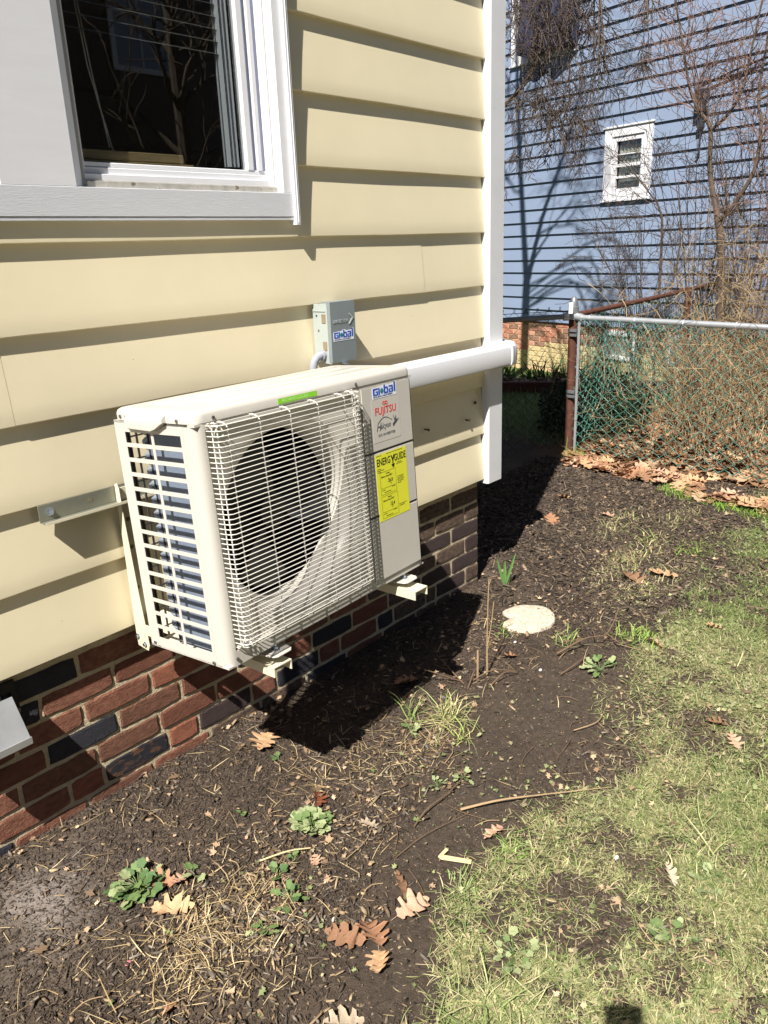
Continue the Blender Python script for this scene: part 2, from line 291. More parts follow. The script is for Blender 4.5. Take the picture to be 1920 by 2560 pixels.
# ------------------------------------------------------------------ leaves
OAK=[(0,-.02),(.07,.03),(.20,.05),(.26,.11),(.17,.17),(.20,.24),(.40,.24),(.46,.32),(.34,.36),(.20,.38),(.19,.44),(.34,.50),(.47,.62),(.42,.68),(.27,.63),(.17,.63),(.18,.70),(.30,.80),(.27,.88),(.16,.84),(.11,.88),(.07,.97),(0,1)]
def oak_mesh(seed,size,col_i):
    r=random.Random(seed); pts=[]
    R_=[(x*r.uniform(.85,1.15),y+r.uniform(-.015,.015)) for x,y in OAK]; L_=[(-x*r.uniform(.85,1.15),y+r.uniform(-.015,.015)) for x,y in OAK[1:-1]]
    cu=r.uniform(.1,.8); tw=r.uniform(-.3,.3); cy=r.uniform(-.3,.5)
    def P(x,y): return (x*size,(y-.45)*size,size*(.16*abs(x)+cu*.9*x*x*(1 if abs(x)<.6 else 1)+tw*x*(y-.5)+cy*.5*(y-.45)**2+.02+.03*math.sin(9*x+seed)))
    v=[P(*p) for p in R_]+[P(*p) for p in L_]; nR=len(R_)
    spine=[P(0,y*1.0) for y in [p[1] for p in OAK]]
    b=len(v); v+=spine; F=[]
    for i in range(nR-1): F.append((i,i+1,b+i+1,b+i) if i+1<nR else None)
    Lidx=[0]+list(range(nR,nR+len(L_)))+[nR-1]
    for i in range(len(Lidx)-1): F.append((b+i,b+i+1,Lidx[i+1],Lidx[i]))
    # stalk
    k=len(v); s0=P(0,-.02); s1=P(.03,-.2); q=.008*size
    v+=[(s0[0]-q,s0[1],s0[2]),(s0[0]+q,s0[1],s0[2]),(s1[0]+q,s1[1],s1[2]+.01*size),(s1[0]-q,s1[1],s1[2]+.01*size)]; F.append((k,k+1,k+2,k+3))
    me=bpy.data.meshes.new('oak_leaf'); me.from_pydata(v,[],F); me.polygons.foreach_set('use_smooth',[True]*len(me.polygons)); me.update(); return me
m_leaf=[mat('leaf_tan',L3(196,158,120),rough=.65,var=.25,vscale=30,bump=.3,bscale=60,stretch=(1,1,1),spots=(70,.68,L3(120,84,56))),mat('leaf_orange',L3(166,122,92),rough=.6,var=.3,vscale=30,bump=.3,bscale=60),
        mat('leaf_pink_tan',L3(200,160,134),rough=.6,var=.25,vscale=25,bump=.3,bscale=60),mat('leaf_brown',L3(150,112,84),rough=.7,var=.35,vscale=30,bump=.3,bscale=60),mat('leaf_pale',L3(190,172,148),rough=.7,var=.25,vscale=30,bump=.3,bscale=60),mat('leaf_red',L3(142,82,58),rough=.45,var=.3,vscale=30,bump=.3,bscale=60)]
LM={}
def oak(x,y,size,mi,rz,tx=0,ty=0,seed=None,z=0,name='oak_leaf',sx=1):
    seed=random.randint(0,9) if seed is None else seed; key=(seed,mi)
    if key not in LM:
        me=oak_mesh(seed,1.0,mi); me.materials.append(m_leaf[mi]); LM[key]=me
    o=link(name,LM[key]); o.location=(x,y,float(hgt(np.array([x]),np.array([y]))[0])+z+.004); o.rotation_euler=(tx,ty,rz); o.scale=(size*sx,size,size); return o
for x,y,s,mi,rz,tx,ty,seed,sx,lab in [
 (.386,-.14,.125,0,2.2,.10,-.12,3,.85,'large tan lobed oak leaf on the mulch below the brick wall'),
 (.283,-.482,.095,5,-.95,-.25,.5,5,.62,'narrow red brown curled leaf on the mulch above the round weed clump'),
 (.183,-.868,.085,3,-.2,.5,.6,7,.6,'crumpled brown leaf resting on top of the pink tan oak leaf'),
 (.150,-.925,.098,2,-1.9,.1,.05,2,.8,'pinkish tan oak leaf on the bare mud beside the lawn edge'),
 (-.007,-.866,.105,3,.5,.1,-.1,1,.8,'grey brown oak leaf, leftmost of the leaf trio near the bottom of the view'),
 (.038,-.905,.105,1,-.5,-.2,.25,4,.8,'orange brown oak leaf, topmost of the leaf trio near the bottom of the view'),
 (-.010,-.962,.085,0,2.3,.25,.2,6,.8,'yellowish curled oak leaf, lowest of the leaf trio near the bottom of the view'),
 (.482,-.935,.085,2,1.5,.1,.1,8,.55,'pink tan leaf lying at the edge of the grass above the pale split stick'),
 (-.20,-.48,.12,0,-2.5,.1,.2,9,.6,'tan oak leaf under the broad leaved green weed'),
 (-.165,-.385,.085,1,.6,.2,-.2,0,.8,'orange tan leaf scrap right of the broad leaved green weed'),
 (-.13,-.42,.07,2,1.9,.3,.2,3,.8,'small pinkish leaf scrap by the stems of the broad leaved weed'),
 (-.155,-1.005,.10,4,.9,.3,.2,5,.7,'curled pale grey leaf at the bottom edge of the view'),
 (2.364,-.622,.15,0,.6,.2,.1,1,.8,'pair leaf: upright tan oak leaf on the far mulch near the lawn'),
 (2.24,-.53,.14,3,-.4,.15,.2,2,.9,'broad brown leaf lying left of the upright tan leaf on the far mulch'),
 (1.70,-.866,.09,2,.3,.5,.3,4,.7,'small upright pinkish leaf beside the green tuft at the lawn edge'),
 (3.15,.30,.12,0,1.1,.3,.2,6,.8,'tan oak leaf at the edge of the house shadow near the fence post'),
 (2.74,.16,.12,1,-.8,.3,.1,7,.9,'orange tan leaf on the edge of the house shadow right of the brick corner'),
 (2.98,-.06,.11,2,.2,.2,.1,8,.9,'small star shaped tan leaf on the dark soil in front of the leaf drift'),
 (1.30,-.47,.075,1,1.1,.2,.2,9,.6,'rust coloured leaf scrap right of the bare upright stem'),
 (1.98,-.98,.07,0,.5,.2,.2,0,.8,'tan leaf scrap in the upper lawn near the right edge of the view'),
 (1.33,-1.22,.08,3,.8,.3,.1,2,.8,'dull pink brown leaf sunk in the grass at the right edge of the view'),
 (1.26,-1.29,.07,2,-.8,.3,.1,3,.8,'pinkish brown leaf in the grass nearest the right edge of the view'),
 (.62,-1.35,.07,4,-.8,.3,.1,5,.5,'slim pale leaf lying across the lawn below the mud patch'),
 (.93,-.28,.12,3,1.5,.2,.2,6,.7,'star shaped leaf in the deep shadow under the outdoor unit'),
 (.30,-.66,.07,4,.5,.2,.2,8,.7,'pale leaf scrap just below the round weed clump'),
 (.12,-.64,.06,2,2.5,.2,.2,1,.6,'small pink tan leaf scrap between the two weed clumps'),
 (-.36,-.70,.055,1,2.0,.3,.2,4,.5,'little ochre leaf at the lower left of the mulch bed'),
]: setp(oak(x,y,s*.9,mi,rz,tx,ty,seed,z=.006,sx=sx),lab.replace('pair leaf: ',''),'leaf')
rl=random.Random(5)
for i in range(150):
    t=rl.random(); x=4.0-.30*t+rl.uniform(-.16,.03)-(.1 if t>.6 else 0); y=.70-1.55*t
    if .60<t<.72 and rl.random()<.75: continue
    setp(oak(x,y,rl.uniform(.08,.135),rl.choice([0,0,2,3,1,3]),rl.uniform(0,6.3),rl.uniform(-.35,.35),rl.uniform(-.35,.35),rl.randint(0,9),z=rl.uniform(.005,.03)),'dry tan oak leaf in the drift along the foot of the green chain link fence','leaf','oak leaves drifted along the foot of the fence')
# litter behind the fence: uncountable
def litter(n,dens,box,pal,S,seed,name,label,zj=.05):
    r=np.random.default_rng(seed); x,y=sample(n,*box,dens,seed); n=len(x); z=hgt(x,y)+.005+r.random(n)*zj
    out=np.array([(0,-.5),(.2,-.25),(.45,-.2),(.25,0),(.5,.2),(.2,.25),(0,.55),(-.2,.25),(-.5,.15),(-.22,0),(-.4,-.25),(-.15,-.25)]); k=len(out)
    s=S*r.lognormal(0,.3,n); a=r.uniform(0,6.28,n); tx=r.normal(0,.28,n); ty=r.normal(0,.28,n); cu=r.uniform(.1,.9,n)
    X_=out[None,:,0]*(1+r.uniform(-.3,.3,(n,k))); Y_=out[None,:,1]*(1+r.uniform(-.3,.3,(n,k))); Z_=cu[:,None]*X_**2+tx[:,None]*X_+ty[:,None]*Y_
    X_=np.concatenate([X_,np.zeros((n,1))],1);Y_=np.concatenate([Y_,np.zeros((n,1))],1);Z_=np.concatenate([Z_,np.zeros((n,1))],1)
    V=np.stack([x[:,None]+s[:,None]*(X_*np.cos(a)[:,None]-Y_*np.sin(a)[:,None]),y[:,None]+s[:,None]*(X_*np.sin(a)[:,None]+Y_*np.cos(a)[:,None]),z[:,None]+s[:,None]*Z_+.002],-1)
    b=np.arange(n)[:,None]*(k+1); F=np.concatenate([b+np.array((i,(i+1)%k,k))[None,:] for i in range(k)])
    pal=np.array([L3(*p) for p in pal]); cc=pal[r.integers(0,len(pal),n)]*r.uniform(.6,1.25,(n,1)); C=np.repeat(cc[:,None,:],k+1,1).reshape(-1,3)
    o=bulk(name,V.reshape(-1,3),F,np.clip(C,0,.8),m_blade); setp(o,label,'leaves',kind='stuff'); return o
lp=[(178,138,102),(152,112,80),(188,154,120),(130,96,70),(100,76,58),(168,142,114)]
litter(7000,lambda x,y:np.clip(1.2-(y-.4)*.5,0,1)*(x>3.99+.04*y),(3.88,7.6,-2.6,.72),lp,.066,31,'leaf_litter','thick carpet of brown oak leaves behind the green chain link fence',.025)
litter(900,lambda x,y:bed(x,y)*inview(x,y)*nhouse(x,y)*(.25+1.2*np.clip(fbm(x*3+71,y*3,3)*4,0,1)),(-1,3.9,-1.3,.3),[(150,124,98),(176,148,120),(120,98,78),(196,170,140)],.014,32,'leaf_crumbs','broken crumbs of dead leaf scattered over the mulch bed',.006)
litter(2600,lambda x,y:(grassy(x,y)*.8+.1)*inview(x,y)*nhouse(x,y)*np.clip(.3+3*fbm(x*3+5,y*3+50,2),.1,1),(-.8,3.5,-2.2,-.5),[(128,136,92),(150,152,112),(110,124,76),(160,148,116)],.011,33,'clover_leaves','small grey green clover and weed leaves low in the lawn',.008)
# ------------------------------------------------------------------ yellow house
house=setp(empty('yellow_house',(0,0,0)),'pale yellow clapboard house on a red brick foundation, with white corner trim','house')
m_sid=mat('siding_cream',L3(234,222,189),rough=.42,var=.07,vscale=2.2,bump=.12,bscale=14,bdist=.004,spots=(46,.745,L3(150,135,100)),spec=.45)
S_=.2032; Z9=.4885; XR=1.832
def board(x0,x1,k,dy=0,ztop=9):
    z0=Z9+k*S_; n=max(2,int((x1-x0)/.08)); mb=MB(); rows=[]
    prof=[(.0165,0.001),(.0165,-.0002),(.0018,-.0004),(.0,.0012),(-.0002,.003),(.0026,.045),(.0072,.10),(.0128,.155),(.0162,.204),(.0164,.212)]
    for (yy,zz) in prof:
        zz=min(zz,ztop)
        rw=[]
        for i in range(n+1):
            x=x0+(x1-x0)*i/n; wv=.0006*math.sin(x*3.1+k*2.3)+.0003*math.sin(x*9+k); fz=min(1,max(0,zz/.2)); rw.append((x,yy+dy+wv*(1-fz)*(zz>.0005)*(yy<.012),z0+zz+.0006*math.sin(x*7+k*1.7)*(1-fz)))
        rows.append(rw)
    mb.grid(rows); o=mb.build('siding_board',m_sid,house,smooth=True); return o
for k in range(0,17):
    cuts={3:[-.142],4:[1.437]}.get(k,[])
    xs=[-2.9]+cuts+[XR]
    for i in range(len(xs)-1):
        # overlap: the left panel laps over the right one (k=3: right over left)
        if k==3: board(xs[i],xs[i+1],k,dy=(.0 if i==0 else -.0016))
        elif k==4: board(xs[i],xs[i+1]+(0.0 if i else .0),k,dy=(-.0016 if i==0 else 0))
        elif k==5: board(-2.9,.795,k,ztop=.095); board(.7952,XR,k)
        elif 6<=k<=12: board(.7952,XR,k)
        else: board(xs[i],xs[i+1],k)
# starter/backing behind boards
m_dark=mat('dark_interior',L3(40,36,32),rough=.9)
bk=MB()
for a in ((-2.9,.141,.0205,.05,.485,6.0),(.756,XR,.02,.05,.485,6.0),(.141,.756,.02,.05,.485,1.64),(.141,.756,.02,.05,2.9,6.0)): bk.box(*a)
bk.build('sheathing',mat('sheathing_grey',L3(170,168,165),rough=.9),house)
m_white=mat('white_trim',L3(228,228,232),rough=.4,var=.04,vscale=6,bump=.10,bscale=60,stretch=(1,1,6),bdist=.002)
m_whitew=mat('white_trim_weathered',L3(222,223,226),rough=.45,var=.06,vscale=8,spots=(60,.70,L3(150,145,140)),bump=.05,bscale=60)
# corner post
cp=MB(); cp.prism([(1.832,.012),(1.832,-.014),(1.838,-.022),(1.935,-.022),(1.938,-.019),(1.938,.10),(1.92,.10),(1.92,-.004),(1.845,-.004),(1.845,.012)],'z',.470,6.0); cp.build('corner_post',m_whitew,house,bevel=0)
# other walls, roof, so that the house casts its real shadow
m_wallside=mat('siding_plain',L3(232,214,168),rough=.5,var=.05)
sw=MB(); sw.box(1.86,1.925,.101,8.3,.45,6.0); sw.box(-6,-5.9,.05,8.3,.45,6.0); sw.box(-5.9,1.86,8.2,8.3,.45,6.0); sw.box(-6,-2.905,.0,.05,.45,6.0); sw.build('far_walls',m_wallside,house)
fw=MB(); fw.box(1.79,1.848,.155,8.2,-.4,.45); fw.build('side_foundation',mat('brick_plain',L3(120,70,56),rough=.9,var=.3,vscale=15),house)
up=MB(); up.box(-2.9,XR,-.005,.019,Z9+17*S_+.001,6.0); up.build('upper_siding',m_wallside,house)
rf=MB(); rf.prism([(-.12,6.0),(8.4,6.0),(4.15,8.4)],'x',-6.2,2.03); rf.build('roof',mat('roof_shingle',L3(80,78,76),rough=.9),house)
# small nails and stains of the siding
m_screw=mat('screw_metal',L3(150,150,150),rough=.3,metal=.9); m_rust=mat('rusty_screw',L3(90,62,46),rough=.6,metal=.3)
for x,z in ((1.428,.787),(1.703,.774)):
    s=MB(); s.disc((x,.012,z),'y',.0035,-.026,8); s.disc((x,-.012,z),'y',.006,-.003,8); s.build('screw',m_rust,house)
s=MB(); s.disc((1.563,.008,.743),'y',.004,-.006,8); s.build('screw',mat('cream_caulk',L3(225,215,180),rough=.6),house)
s=MB(); s.disc((1.77,.006,.835),'y',.007,-.004,9); s.build('plug',mat('dark_plug',L3(52,46,40),rough=.8),house)
# --- brick foundation
m_b={ 'red':mat('brick_red',L3(186,132,108),rough=.92,var=.3,vscale=28,col2=L3(160,104,86),bump=1.0,bscale=130,bdist=.03,stretch=(1,1,2.0),spec=.2),
 'deep':mat('brick_deep_red',L3(160,108,88),rough=.92,var=.3,vscale=28,bump=1.0,bscale=130,bdist=.03,stretch=(1,1,2.0),spec=.2),
 'orange':mat('brick_orange',L3(205,134,106),rough=.92,var=.28,vscale=28,col2=L3(182,120,96),bump=1.0,bscale=130,bdist=.03,stretch=(1,1,2.0),spec=.2),
 'brown':mat('brick_brown',L3(168,120,98),rough=.92,var=.3,vscale=28,col2=L3(142,102,84),bump=1.0,bscale=130,bdist=.03,stretch=(1,1,2.0),spec=.2),
 'dark':mat('brick_blue_black',L3(66,66,74),rough=.8,var=.3,vscale=28,bump=1.0,bscale=130,bdist=.03,stretch=(1,1,2.0),spec=.35),
 'mixed':mat('brick_flashed',L3(58,58,66),rough=.85,var=.3,vscale=16,col2=L3(134,98,76),bump=1.0,bscale=130,bdist=.03,stretch=(1,1,2.0),spec=.3,c2pos=(.5,.62)),
 'grey':mat('brick_weathered',L3(146,124,106),rough=.95,var=.3,vscale=28,col2=L3(104,88,80),bump=1.0,bscale=130,bdist=.03,stretch=(1,1,2.0),spec=.2),
 'purple':mat('brick_purple_grey',L3(96,80,78),rough=.9,var=.3,vscale=28,bump=1.0,bscale=130,bdist=.03,stretch=(1,1,2.0),spec=.25)}
m_mort=mat('mortar_sand',L3(222,206,174),rough=.98,var=.22,vscale=40,bump=1.0,bscale=160,bdist=.012,spec=.1)
BM={}
def brick_mesh(L,H,seed,D=.05):
    key=(round(L,3),round(H,3),seed,D)
    if key in BM: return BM[key]
    r=random.Random(seed*97+int(L*1000)); nx_=5; P=[]
    def q(u,v,d): # rounded wobbly outline
        return (u*L/2+r.uniform(-.0022,.0022),d,v*H/2+r.uniform(-.0018,.0018))
    us=[-1,-.62,-.2,.22,.6,1]
    ring=[(u,1) for u in us[1:-1]]+[(.985,.9),(1,.4),(1,-.4),(.985,-.9)]+[(u,-1) for u in reversed(us[1:-1])]+[(-.985,-.9),(-1,-.4),(-1,.4),(-.985,.9)]
    fr=[q(u,v,0) for u,v in ring]; mb=MB(); n=len(ring)
    inner=[(p[0]*(1-.005/(L/2)),-.0022,p[2]*(1-.0045/(H/2))) for p in fr]; back=[(p[0],D,p[2]) for p in fr]
    b=0; mb.v=inner+[(p[0],.001,p[2]) for p in fr]+back
    for i in range(n): j=(i+1)%n; mb.f+=[(i,j,n+j,n+i),(n+i,n+j,2*n+j,2*n+i)]
    mb.f.append(tuple(range(n)))
    me=mb.mesh('brick',smooth=False); BM[key]=me; return me
rb=random.Random(3)
beds=[-.115,-.040,.032,.105,.177,.248,.320,.392,.465,.538]; FY=.045
rows={0:[-.548,-.336,-.123,.091,.303,.516,.73,.94,1.15,1.36,1.50,1.6,1.814],
 -1:[-.66,-.45,-.23,-.02,.2,.41,.62,.84,1.05,1.26,1.47,1.70,1.814],
 1:[-.60,-.38,-.168,-.064,.153,.264,.481,.59,.80,.91,1.12,1.22,1.43,1.50,1.713,1.814],
 2:[-.50,-.296,-.075,.132,.343,.555,.77,.98,1.19,1.40,1.611,1.814],
 3:[-.60,-.42,-.213,.002,.217,.430,.64,.86,1.07,1.28,1.505,1.711,1.814],
 4:[-.49,-.283,-.093,.120,.333,.546,.76,.97,1.18,1.40,1.611,1.814],
 5:[-.50,-.283,-.202,.010,.222,.435,.65,.86,1.07,1.28,1.50,1.711,1.814],
 6:[-.51,-.30,-.087,.126,.338,.55,.76,.98,1.19,1.40,1.611,1.814]}
spec={6:['deep','dark','red','deep'],5:['deep','dark','red','deep'],4:['deep','red','red','orange','deep'],3:['red','deep','dark','brown','deep','dark'],2:['red','brown','brown','deep','deep'],
 1:['red','red','orange','mixed','orange','purple','red'],0:['dark','red','brown','red','brown','grey'],-1:['dark','red','brown']}
KP=1.0132
beds=[1.4696+KP*(z-1.4696) for z in beds]
rows={k:[-.97286+KP*(x+.97286) for x in v] for k,v in rows.items()}
NL={}
for k,v in rows.items():
    NL[k]=0
    while v[0]>-1.75: v.insert(0,v[0]-.2158); NL[k]+=1
for ri,xs in rows.items():
    z0=beds[ri+1] ; z1=beds[ri+2]
    for i in range(len(xs)-1):
        a,b=xs[i],xs[i+1]
        L=b-a-.0115; 
        if L<.03: continue
        end=(i==len(xs)-2)
        if end: L=b-a-.006
        c=(a+b)/2+(0 if not end else .003)
        kk=spec.get(ri,[])
        kind=kk[i-NL[ri]] if 0<=i-NL[ri]<len(kk) else (rb.choice(['grey','grey','grey','purple']) if c>1.2 else rb.choice(['deep','dark','red','brown','deep','dark']))
        if ri==0 and .4<c<.62: kind='grey'
        me=brick_mesh(L,z1-z0-.0115,rb.randint(0,2),.10 if end else .05); 
        o=bpy.data.objects.new('brick',me); COL.objects.link(o); o.parent=house
        if len(me.materials)==0: me.materials.append(m_b['red'])
        o.material_slots[0].link='OBJECT'; o.material_slots[0].material=m_b[kind]
        o.location=(c,FY+rb.uniform(-.0012,.0012),(z0+z1)/2); o.rotation_euler=(0,rb.uniform(-.004,.004),0)
mo=MB(); P=[]
xs=np.linspace(-1.9,1.846,230); zs=np.linspace(-.14,.50,44)
for z in zs: P.append([(x,FY+.0020+.0018*math.sin(x*61+z*47)*math.sin(z*83+x*29)*.6+rb.uniform(-.0008,.0008),z) for x in xs])
mo.grid(P); mo.build('mortar',m_mort,house,smooth=True)
lb=MB(); lb.box(-6,-1.9,.055,.09,-.3,.485); lb.build('plain_foundation',m_b['deep'],house)
ck=MB(); ck.box(-2.9,1.84,.0175,.06,.4860,.4980); ck.build('sill_board',m_dark,house)
# --- foundation vent with a tilted metal hood
vent=setp(empty('foundation_vent',(-.37,.02,.38)),'galvanised metal foundation vent hood tilted out from the brick wall at the left edge','vent')
m_galv=mat('galvanised_sheet',L3(186,188,190),rough=.42,metal=.55,var=.2,vscale=14,bump=.1,bscale=50)
def loc(mb,name,m,par,**k):
    o=mb.build(name,m,par,**k); o.location=-Vector(par.location) if par.rotation_euler==Euler((0,0,0)) else (0,0,0); return o
h=MB(); h.v=[(-.50,.012,.430),(-.2705,.012,.430),(-.2705,-.052,.336),(-.50,-.052,.336),(-.50,.014,.425),(-.2705,.014,.425),(-.2705,-.050,.331),(-.50,-.050,.331)]
h.f=[(0,1,2,3),(7,6,5,4),(0,4,5,1),(1,5,6,2),(2,6,7,3),(3,7,4,0)]; h.box(-.50,-.268,-.0545,-.0515,.318,.338); h.box(-.2705,-.2675,-.051,-.035,.318,.336)
loc(h,'hood',m_galv,vent,bevel=.0008)
h=MB(); h.box(-.52,-.25,.034,.042,.43,.46); h.box(-.264,-.248,.034,.042,.30,.43); loc(h,'vent_frame',m_dark,vent)
h=MB()
for k in range(6): h.box(-.50,-.272,.012,.022,.312+.017*k,.320+.017*k)
loc(h,'louvre',m_galv,vent)
# ------------------------------------------------------------------ window
win=link('window',MB().box(.790,.808,-.024,.004,1.5385,3.1).box(.7975,.801,-.026,-.024,1.545,3.1).mesh('window',bevel=.0015),m_white,house); win['label']='white framed window with dark glass and a wide white casing'
def wp(name,mb,m,**k): return mb.build(name,m,win,**k)
w_=MB(); w_.box(.7565,.7895,-.013,.03,1.6285,3.1); w_.box(-.083,.0985,-.013,.018,1.6285,3.1); w_.box(.1,.7565,-.018,.02,2.9,3.1); wp('casing',w_,m_white,bevel=.001)
w_=MB(); w_.prism([(.0985,-.0125),(.0985,.03),(.141,.03),(.141,.0285)],'z',1.630,3.1); wp('jamb',w_,m_white)
w_=MB(); w_.box(-2.2,.7895,-.014,.018,1.5620,1.6280); w_.box(-2.2,.7895,-.0125,.012,1.5525,1.5615); wp('sill_trim',w_,mat('white_woodgrain',L3(214,215,220),rough=.5,var=.05,vscale=20,bump=.35,bscale=60,stretch=(1,1,9),bdist=.002),bevel=.001)
w_=MB(); w_.box(.1412,.7562,.012,.045,1.6285,1.6450); wp('sill',w_,mat('dirty_sill',L3(176,172,162),rough=.7,var=.35,vscale=30,spots=(30,.6,L3(110,100,84))),bevel=.001)
w_=MB(); w_.box(.1412,.7562,.022,.06,1.6455,1.6620); w_.box(.738,.7562,.022,.06,1.662,3.0); w_.box(.1412,.150,.028,.06,1.662,3.0); wp('frame',w_,m_white,bevel=.0015)
w_=MB(); w_.box(.1505,.737,.032,.058,1.6625,1.678); w_.box(.1505,.737,.036,.056,1.679,1.690); w_.box(.706,.722,.032,.056,1.690,3.0); w_.box(.668,.690,.034,.056,1.690,3.0);w_; wp('sash',w_,m_white,bevel=.0015)
w_=MB(); w_.box(.6905,.7055,.045,.056,1.690,3.0); w_.box(.7225,.7375,.040,.056,1.690,3.0); wp('sash_track',w_,mat('track_shade',L3(168,178,206),rough=.5))
w_=MB(); w_.box(.156,.668,.046,.049,1.690,3.0); wp('pane',w_,glass('window_glass',(.88,.9,.9)))
w_=MB(); w_.box(-2.2,-.09,-.012,.018,1.629,3.1); wp('neighbouring_frame',w_,m_white)
# interior room
m_room=mat('room_wall',L3(120,108,96),rough=.9,var=.2,vscale=2)
rm=MB(); rm.box(-1.2,4.6,.07,3.0,1.3,1.34); rm.box(-1.2,1.80,.07,3.0,3.1,3.14); rm.box(-1.22,-1.2,.07,3.0,1.34,3.1)
X1=[-1.2,2.06,2.40,2.85,3.12,4.6]
rm.v=[];rm.f=[]
rm.box(-1.2,1.80,.07,3.9,1.28,1.30); rm.box(-1.2,1.80,.07,3.9,3.1,3.12); rm.box(-1.22,-1.2,.07,3.9,1.3,3.1); rm.box(1.80,1.83,.07,3.9,1.3,3.1)
# far wall; two made-up openings stand in for windows reflected in the pane
O=[(.55,.93),(1.22,1.52)]; xs_=[-1.2,O[0][0],O[0][1],O[1][0],O[1][1],1.80]; YF=1.9
for i,(a,b) in enumerate(zip(xs_[:-1],xs_[1:])):
    if i in (1,3): rm.box(a,b,YF,YF+.05,1.3,1.98); rm.box(a,b,YF,YF+.05,2.46,3.1)
    else: rm.box(a,b,YF,YF+.05,1.3,3.1)
wp('room',rm,m_room)
fm=MB()
for a,b in O:
    fm.box((a+b)/2-.012,(a+b)/2+.012,YF-.01,YF+.02,1.98,2.46); fm.box(a,b,YF-.01,YF+.02,2.20,2.228)
wp('reflected_muntins',fm,m_room)
ld=MB()
for a,b in O: ld.box(a+.001,b-.001,YF+.06,YF+.07,1.98,2.46)
m_view=mat('bright_yard_view',L3(150,140,130),rough=.9,var=.6,vscale=9,col2=L3(120,140,175))
bl=MB()
for k in range(26): 
    z=1.985+k*.030; bl.v+= [(.17,.072,z),(.655,.072,z),(.655,.092,z+.009),(.17,.092,z+.009)]; n=len(bl.v); bl.f.append((n-4,n-3,n-2,n-1))
wp('blind_slats',bl,mat('blind_slat',L3(120,116,110),rough=.5))
cdm=MB(); cdm.tube([(.229,.10,2.3),(.226,.10,2.06),(.238,.10,1.914),(.277,.10,1.733),(.29,.10,1.70)],.0018,5); cdm.tube([(.235,.10,2.3),(.233,.10,2.06),(.246,.10,1.914),(.270,.10,1.733)],.0018,5); wp('blind_cord',cdm,mat('cord_white',L3(200,196,186),rough=.7))
bd=MB(); bd.box(.15,.47,.065,.12,1.700,1.722); bd.box(.15,.50,.062,.16,1.686,1.698); wp('sill_plank',bd,mat('pale_wood',L3(170,146,102),rough=.7,var=.3,vscale=10,stretch=(1,6,12)),bevel=.002)
ct=MB(); ct.grid([[(.622+.05*t+.0*z,.075+.012*math.sin(t*22),z) for t in np.linspace(0,1,24)] for z in np.linspace(1.70,3.0,6)]); wp('curtain',ct,mat('curtain_grey',L3(200,202,208),rough=.9),smooth=True)
# ------------------------------------------------------------------ outdoor unit
AC=setp(empty('outdoor_unit',(0,-.22103,.535),(-.05586,.00753,.05607)),'beige wall mounted heat pump outdoor unit with wire fan guard and yellow energy sticker','air conditioner')
m_ac=mat('beige_powder_coat',L3(200,195,186),rough=.36,var=.03,vscale=5,bump=.04,bscale=400,bdist=.001,spec=.5)
m_blk=mat('black_plastic',L3(22,22,24),rough=.45); m_seam=mat('seam_shadow_gap',L3(60,58,54),rough=.8)
def ac(name,mb,m=m_ac,**k): return mb.build(name,m,AC,**k)
# lid
def rrect(x0,x1,y0,y1,r,n=6):
    out=[]
    for cx,cy,a0 in ((x1-r,y1-r,0),(x0+r,y1-r,90),(x0+r,y0+r,180),(x1-r,y0+r,270)):
        for i in range(n+1): a=math.radians(a0+90*i/n); out.append((cx+r*math.cos(a),cy+r*math.sin(a)))
    return out
def lidmesh():
    mb=MB(); lv=[(0,.5745,0),(0,.590,0),(.003,.5965,.003),(.009,.6005,.009),(.018,.602,.018)]
    rings=[rrect(-.002+d,.792-d,-.292+d,.002-d,max(.03-d*.6,.012)) for d,z,_ in lv]; n=len(rings[0])
    for rg,(d,z,_) in zip(rings,lv): mb.v+=[(p[0],p[1],z) for p in rg]
    for i in range(len(lv)-1):
        for k in range(n): j=(k+1)%n; mb.f.append((i*n+k,i*n+j,(i+1)*n+j,(i+1)*n+k))
    mb.f.append(tuple(range((len(lv)-1)*n,len(lv)*n))); mb.f.append(tuple(range(n))[::-1]); return mb
ac('lid',lidmesh(),smooth=True)
for y0,y1,x0,x1 in ((-.245,-.195,.10,.72),(-.175,-.125,.06,.72),(-.105,-.055,.06,.72)):
    mb=MB(); o_=rrect(x0,x1,y0,y1,.02,4); i_=rrect(x0+.005,x1-.005,y0+.005,y1-.005,.016,4); n=len(o_)
    mb.v=[(p[0],p[1],.6018) for p in o_]+[(p[0],p[1],.6045) for p in i_]; mb.f=[(k,(k+1)%n,n+(k+1)%n,n+k) for k in range(n)]+[tuple(range(n,2*n))]; ac('lid_rib',mb,smooth=True)
# body: left side grille
Y0,Y1=-.248,0.0
sd_=MB(); W0,W1,W2,W3=-.237,-.1415,-.1325,-.036; RZ0,RP=.0275,.0353; BAR=.0095
T=.0015
def pl(y0,y1,z0,z1): sd_.box(0,T,y0,y1,z0,z1)
pl(W3,0,.0,.5740); pl(Y0,W0,.0,.5740); pl(W0,W3,.0,RZ0); pl(W0,W3,RZ0+15*RP-BAR,.5740)
for k in range(1,15): z=RZ0+k*RP-BAR; pl(W0,W3,z,z+BAR)
for k in range(15):
    z=RZ0+k*RP; sd_.box(0,T,W1,W2,z,z+RP-BAR)
ac('side_grille',sd_)
# returns behind bars for depth
rt=MB()
for k in range(1,15): z=RZ0+k*RP-BAR; rt.box(T,.008,W0,W3,z,z+.0012)
ac('grille_returns',rt)
